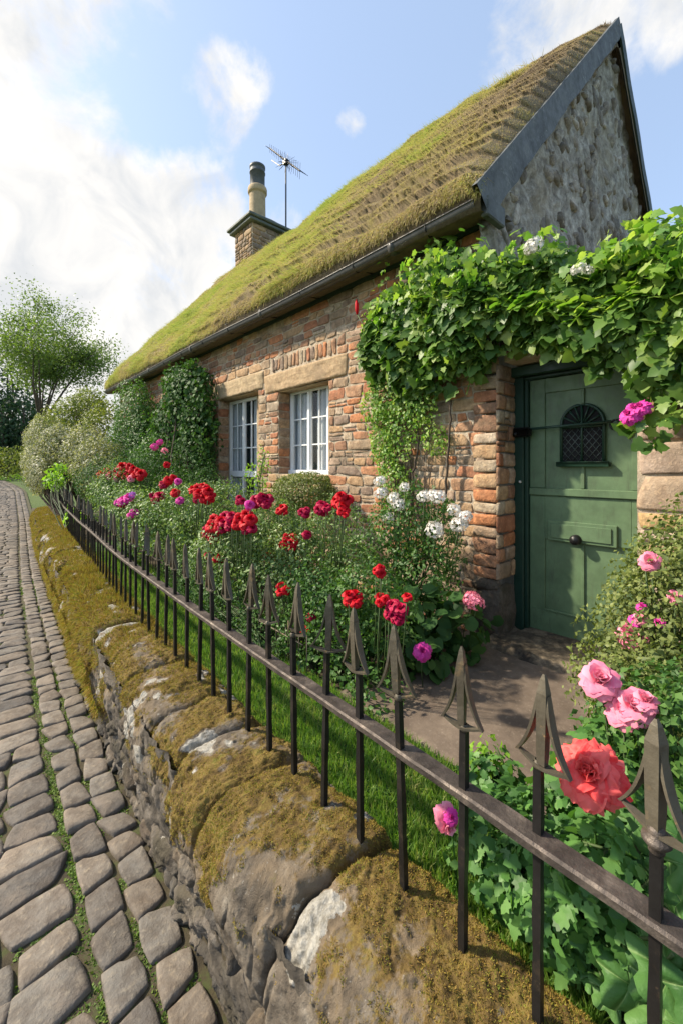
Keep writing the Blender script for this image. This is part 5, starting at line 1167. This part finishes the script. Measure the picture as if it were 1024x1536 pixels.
plant('lime_sprig', 'small upright yellow green sprig at the edge of the patio', 'plant', (1.6, .86, ZG), [(P3(728, 1150, 1.55), (.07, .08, .10)), (P3(735, 1130, 1.55), (.05, .05, .08))], Ls, .030, .9, MAT['lf_lime'], seed=33, lump=.5)
def big_leaves():
    rng = np.random.RandomState(9); t = empty('mallow_plant', (1.30, .30, ZG)); tag(t, 'mallow with very broad pale green leaves in the lower right corner behind the rail', 'plant')
    mb = MB(); st = MB()
    th = np.linspace(0, 2 * np.pi, 41)[:-1]; rr = np.array([.12, .35, .6, .82, 1.0]); V = [[0, .42, 0]]; 
    for r in rr:
        R_ = .52 * r * (1 + .22 * r * np.cos(5 * (th - np.pi / 2)) + .03 * r * np.cos(19 * th)); R_ = np.where(np.abs(th - 1.5 * np.pi) < .22, R_ * (1 - .5 * r), R_)
        x = R_ * np.cos(th); y = .42 + R_ * np.sin(th); z = .09 * r ** 2 * np.cos(10 * (th - np.pi / 2)) * .35 + .10 * r - .20 * r ** 3
        V += list(np.stack([x, y, z], -1))
    n = 40; VE = np.concatenate([[1.0], np.tile((np.arange(n) % 8 == 4) * 1.0, 5)])
    L0 = None
    V = np.array(V); tri = np.array([[0, 1 + i, 1 + (i + 1) % n] for i in range(n)]); 
    quads = np.array([[1 + k * n + i, 1 + (k + 1) * n + i, 1 + (k + 1) * n + (i + 1) % n, 1 + k * n + (i + 1) % n] for k in range(4) for i in range(n)])
    L = [(985, 1400, .135, 1.16), (930, 1440, .11, 1.14), (1000, 1330, .12, 1.25), (950, 1490, .15, 1.10), (1010, 1480, .16, 1.06), (960, 1240, .12, 1.35), (1000, 1200, .10, 1.4), (900, 1410, .085, 1.16), (925, 1370, .10, 1.2), (1030, 1420, .14, 1.1), (985, 1530, .15, 1.08), (915, 1500, .09, 1.12), (1040, 1300, .13, 1.2), (930, 1290, .10, 1.3), (1015, 1260, .11, 1.3), (1060, 1500, .15, 1.05), (890, 1470, .07, 1.13), (960, 1340, .10, 1.22)]
    tot = 0
    L += [(x + rng.uniform(-45, 45), y + rng.uniform(-40, 40), s_ * .7, X + .05) for (x, y, s_, X) in L]
    for (x, y, s_, X) in L:
        p = PX(x, y, X=X); nn = unit(np.array([-.45, -.25, .8]) + rng.normal(0, .28, 3)); tp = unit(np.array([-.6, -.1, -.4]) + rng.normal(0, .6, 3)); tp = unit(tp - nn * (tp @ nn)); b = np.cross(tp, nn); c = p - tp * s_ * .42
        s_ *= .8; P = c + s_ * (V[:, :1] * b + V[:, 1:2] * tp + (V[:, 2:3] + .10 * (fbm(V * 3 + tot * 5, 2, 3)[:, None] - .5)) * nn); tot += 1; n0 = mb.n; mb.add(P, quads, vein=VE); mb.f.append((tri + n0, 0))
        root = np.array([1.32 + rng.normal(0, .05), .3 + rng.normal(0, .06), ZG]); st.tube([root, (root + c) / 2 + [0, 0, .05], c], .0035, 6)
    mt = NT('mallow_leaf'); c0 = mt.ramp(mt.math('MULTIPLY_ADD', mt.noise(14, 4), .6, mt.math('MULTIPLY_ADD', mt.isl(), .6, -.2)), [(0, (.045, .13, .03)), (.5, (.09, .21, .05)), (1, (.15, .29, .08))])
    c0 = mt.mix(mt.rng(mt.attr('vein'), .55, 1, 0, .75), c0, (.24, .36, .13)); mt.out(c0, .5, mt.bump(mt.noise(90, 4), .5, .004, mt.bump(mt.attr('vein'), .5, -.006)))
    tr = mt.n('ShaderNodeBsdfTranslucent'); mt.L(c0, tr.inputs['Color']); ms = mt.n('ShaderNodeMixShader'); ms.inputs[0].default_value = .3; mt.L(mt.b.outputs[0], ms.inputs[1]); mt.L(tr.outputs[0], ms.inputs[2]); mt.L(ms.outputs[0], mt.o.inputs['Surface'])
    mb.build('leaves', mt.m, t); st.build('stem', MAT['stem'], t)
big_leaves()
# coral rose
def coral():
    rng = np.random.RandomState(14); p = PX(885, 1160, X=1.06); t = empty('coral_rose', (1.30, .42, ZG)); tag(t, 'single large coral red rose in full bloom just behind the nearest pickets', 'rose')
    lay = [(4, .05, .52, .22, 1.0, .12), (5, .22, .60, .30, .9, .08), (6, .42, .70, .36, .7, .05), (7, .68, .82, .42, .5, .02), (8, .98, .95, .50, .35, 0), (8, 1.3, 1.05, .55, .25, -.05), (8, 1.65, 1.05, .55, .15, -.12)]
    r = 44 * (p[0] * sa + p[1] * ca) / F; mb = rose_mesh('f', None, rng, lay, 13, .24, r)
    f = Vector(nrm(-nrm(p) + np.array([-.1, .15, .25]))).to_track_quat('Z', 'Y').to_matrix(); mb.v = [v @ np.array(f).T + p for v in mb.v]
    mb.build('flower', MAT['coral'], t)
    m = MB(); f3 = np.array(f)[:, 2]; root = ORI[t.name]; m.tube([root, root * .5 + (p - f3 * .06) * .5 + [.06, 0, .06], p - f3 * .07, p - f3 * .01], [.005, .004, .004, .012], 7)
    foliage(m, rng, [(p + np.array([.07, 0, -.10]), (.06, .06, .04))], Ls, .05, .5, 0); m.build('stem', MAT['lf_mid'], t)
    p = PX(670, 1238, X=1.12); t = empty('pink_mallow', (1.2, .75, ZG)); tag(t, 'small pink flower low beside the mossy wall among the grass', 'flower')
    m = MB(); m.tube([ORI[t.name], p + [.03, 0, -.06], p], .003, 5); foliage(m, rng, [(p + np.array([.04, 0, -.12]), (.04, .04, .04))], Ls, .03, .6); m.build('stem', MAT['lf_ivy'], t)
    flower(t, 'pink', 670, 1232, 17, X=1.12, face=nrm((-.6, -.9, -.1))); flower(t, 'magenta', 676, 1226, 11, X=1.115, face=nrm((-.4, -.6, .6)))
coral()

# ------------------------------------------------------------------ beyond: lane hedge, tree, wood
plant('lane_hedge', 'trimmed green hedge across the bend of the lane', 'hedge', (2.0, 33, -1.2),
      [(np.array([1.0, 31, -.1]) + np.array([dx, dx * .25, .05 * dx]), (1.6, 1.1, 1.35)) for dx in np.arange(-7, 9, 1.5)], Lw, .12, .8, MAT['lf_olive'], seed=50, lump=.2, zmin=-1.6, r0=.06, stemmat=MAT['bark'])
plant('verge_plant', 'bright low verge growth at the foot of the lane hedge', 'plant', (1.8, 29.0, -1.0),
      [(np.array([dx, 29.2, -.75]), (.9, .4, .35)) for dx in (0, 1.1, 2.2, 3.3, -1.2)], Lw, .11, .7, MAT['lf_lime'], seed=51, lump=.4, zmin=-1.6)
def tree(label, base, crown, hgt, mat, nleaf, ls, seed, spread=1.0, trunk_r=.16, zc=None, airy=.5):
    rng = np.random.RandomState(seed); base = np.array(base, float); t = empty('tree', tuple(base)); tag(t, label, 'tree')
    cr = np.array(crown[1], float); cc = np.array(crown[0], float); mb = MB(); lf = MB(); tips = []
    fork = base + (cc - base) * .38 + rng.normal(0, .1, 3)
    mb.tube([base, base * .6 + fork * .4 + rng.normal(0, .06, 3), fork], [trunk_r * 1.2, trunk_r, trunk_r * .8], 9)
    for i in range(10):
        d = rdir(rng, 1)[0]; d[2] = abs(d[2]) * 1.1 - .12; e = cc + d * cr * rng.uniform(.6, .9) ; m = fork + (e - fork) * .45 + rng.normal(0, .2, 3) * cr[0] * .3
        mb.tube([fork, m, e], [trunk_r * .5, trunk_r * .28, trunk_r * .06], 6)
        for j in range(8):
            s_ = rng.uniform(.35, 1); st = m + (e - m) * s_; e2 = cc + (unit(st - cc + rng.normal(0, .55, 3) * cr[0] * .6)) * cr * rng.uniform(.55, 1.05); mb.tube([st, st * .5 + e2 * .5 + rng.normal(0, .12, 3), e2], [trunk_r * .12, trunk_r * .08, trunk_r * .03], 4); tips += [e2, st * .5 + e2 * .5, st * .2 + e2 * .8]
    mb.build('trunk', MAT['bark'], t)
    tips = np.array(tips); k = rng.randint(len(tips), size=nleaf); p = tips[k] + rng.normal(0, 1, (nleaf, 3)) * cr * airy * .16
    scatter(lf, Lw, p, rdir(rng, nleaf) + [0, 0, .4], rdir(rng, nleaf) + [0, 0, -.4], ls * (.6 + .8 * rng.rand(nleaf)), 0); lf.build('crown', mat, t)
cen = PX(74, 508, Y=30); bs = PX(58, 610, Y=30); bs[2] = -1.0
tree('airy round topped green tree standing alone against the pale sky on the left', bs, (cen, (3.8, 3.4, 3.0)), 6, MAT['lf_tree'], 26000, .135, 60, airy=.8)
def woodtree(label, c, r, seed, mat, ls=.28, dens=.8):
    c = np.array(c, float); plant('wood_tree', label, 'tree', (c[0], c[1], -1.3), [(c, r), (c + [r[0] * .5, -.4, -r[2] * .45], (r[0] * .6, r[1] * .6, r[2] * .6)), (c + [-r[0] * .5, .3, -r[2] * .4], (r[0] * .65, r[1] * .6, r[2] * .65))], Lw, ls, dens, mat, seed=seed, lump=.45, zmin=-1.7, r0=.2, stemmat=MAT['bark'], group='dark trees beyond the lane')
woodtree('tall dark green tree at the left edge behind the lane hedge', PX(-10, 600, Y=44), (4.2, 3, 5.0), 61, MAT['lf_wood'])
woodtree('lower dark tree just above the middle of the lane hedge', PX(20, 640, Y=40), (2.6, 2.4, 3.0), 62, MAT['lf_wood'])
woodtree('dark tree cut off by the left picture edge above the lane hedge', PX(-60, 620, Y=42), (4, 3, 5), 63, MAT['lf_wood'])
woodtree('dark green tree between the lone tree and the silvery shrub', PX(60, 665, Y=46), (3.4, 3, 2.6), 64, MAT['lf_wood'])

plant('bed_edging', 'low mixed greenery filling the front of the flower bed next to the lawn', 'ground cover', (1.95, 2.4, ZG),
      [(np.array([1.86 + .05 * (k % 2), y, ZG + .08]), (.16, .20, .16)) for k, y in enumerate(np.arange(1.75, 4.6, .28))], Ls, .036, 1.1, MAT['lf_mid'], seed=70, lump=.5, up=.5, stemtops=2)

def wire_edging():
    rng = np.random.RandomState(2); t = empty('wire_edging', (1.72, 2.2, ZG)); tag(t, 'low rusty wire edging with looped feet between the lawn and the roses', 'edging')
    ys = np.arange(2.3, 6.6, .13); x = xf(ys) + .70; mb = MB()
    mb.tube(np.stack([x, ys, np.full(len(ys), ZG + .22)], -1), .006, 6)
    mb.build('rail', MAT['spear'], t)
    mb = MB()
    for a, y in zip(x, ys):
        l = np.linspace(0, np.pi, 7)
        pts = [(a, y - .045, ZG + .30), (a, y - .045, ZG + .06)] + [(a, y - .045 * math.cos(q), ZG + .06 - .04 * math.sin(q)) for q in l] + [(a, y + .045, ZG + .06), (a, y + .045, ZG + .34)]
        mb.tube(pts, .0042, 5)
    mb.build('hoops', MAT['spear'], t)
wire_edging()
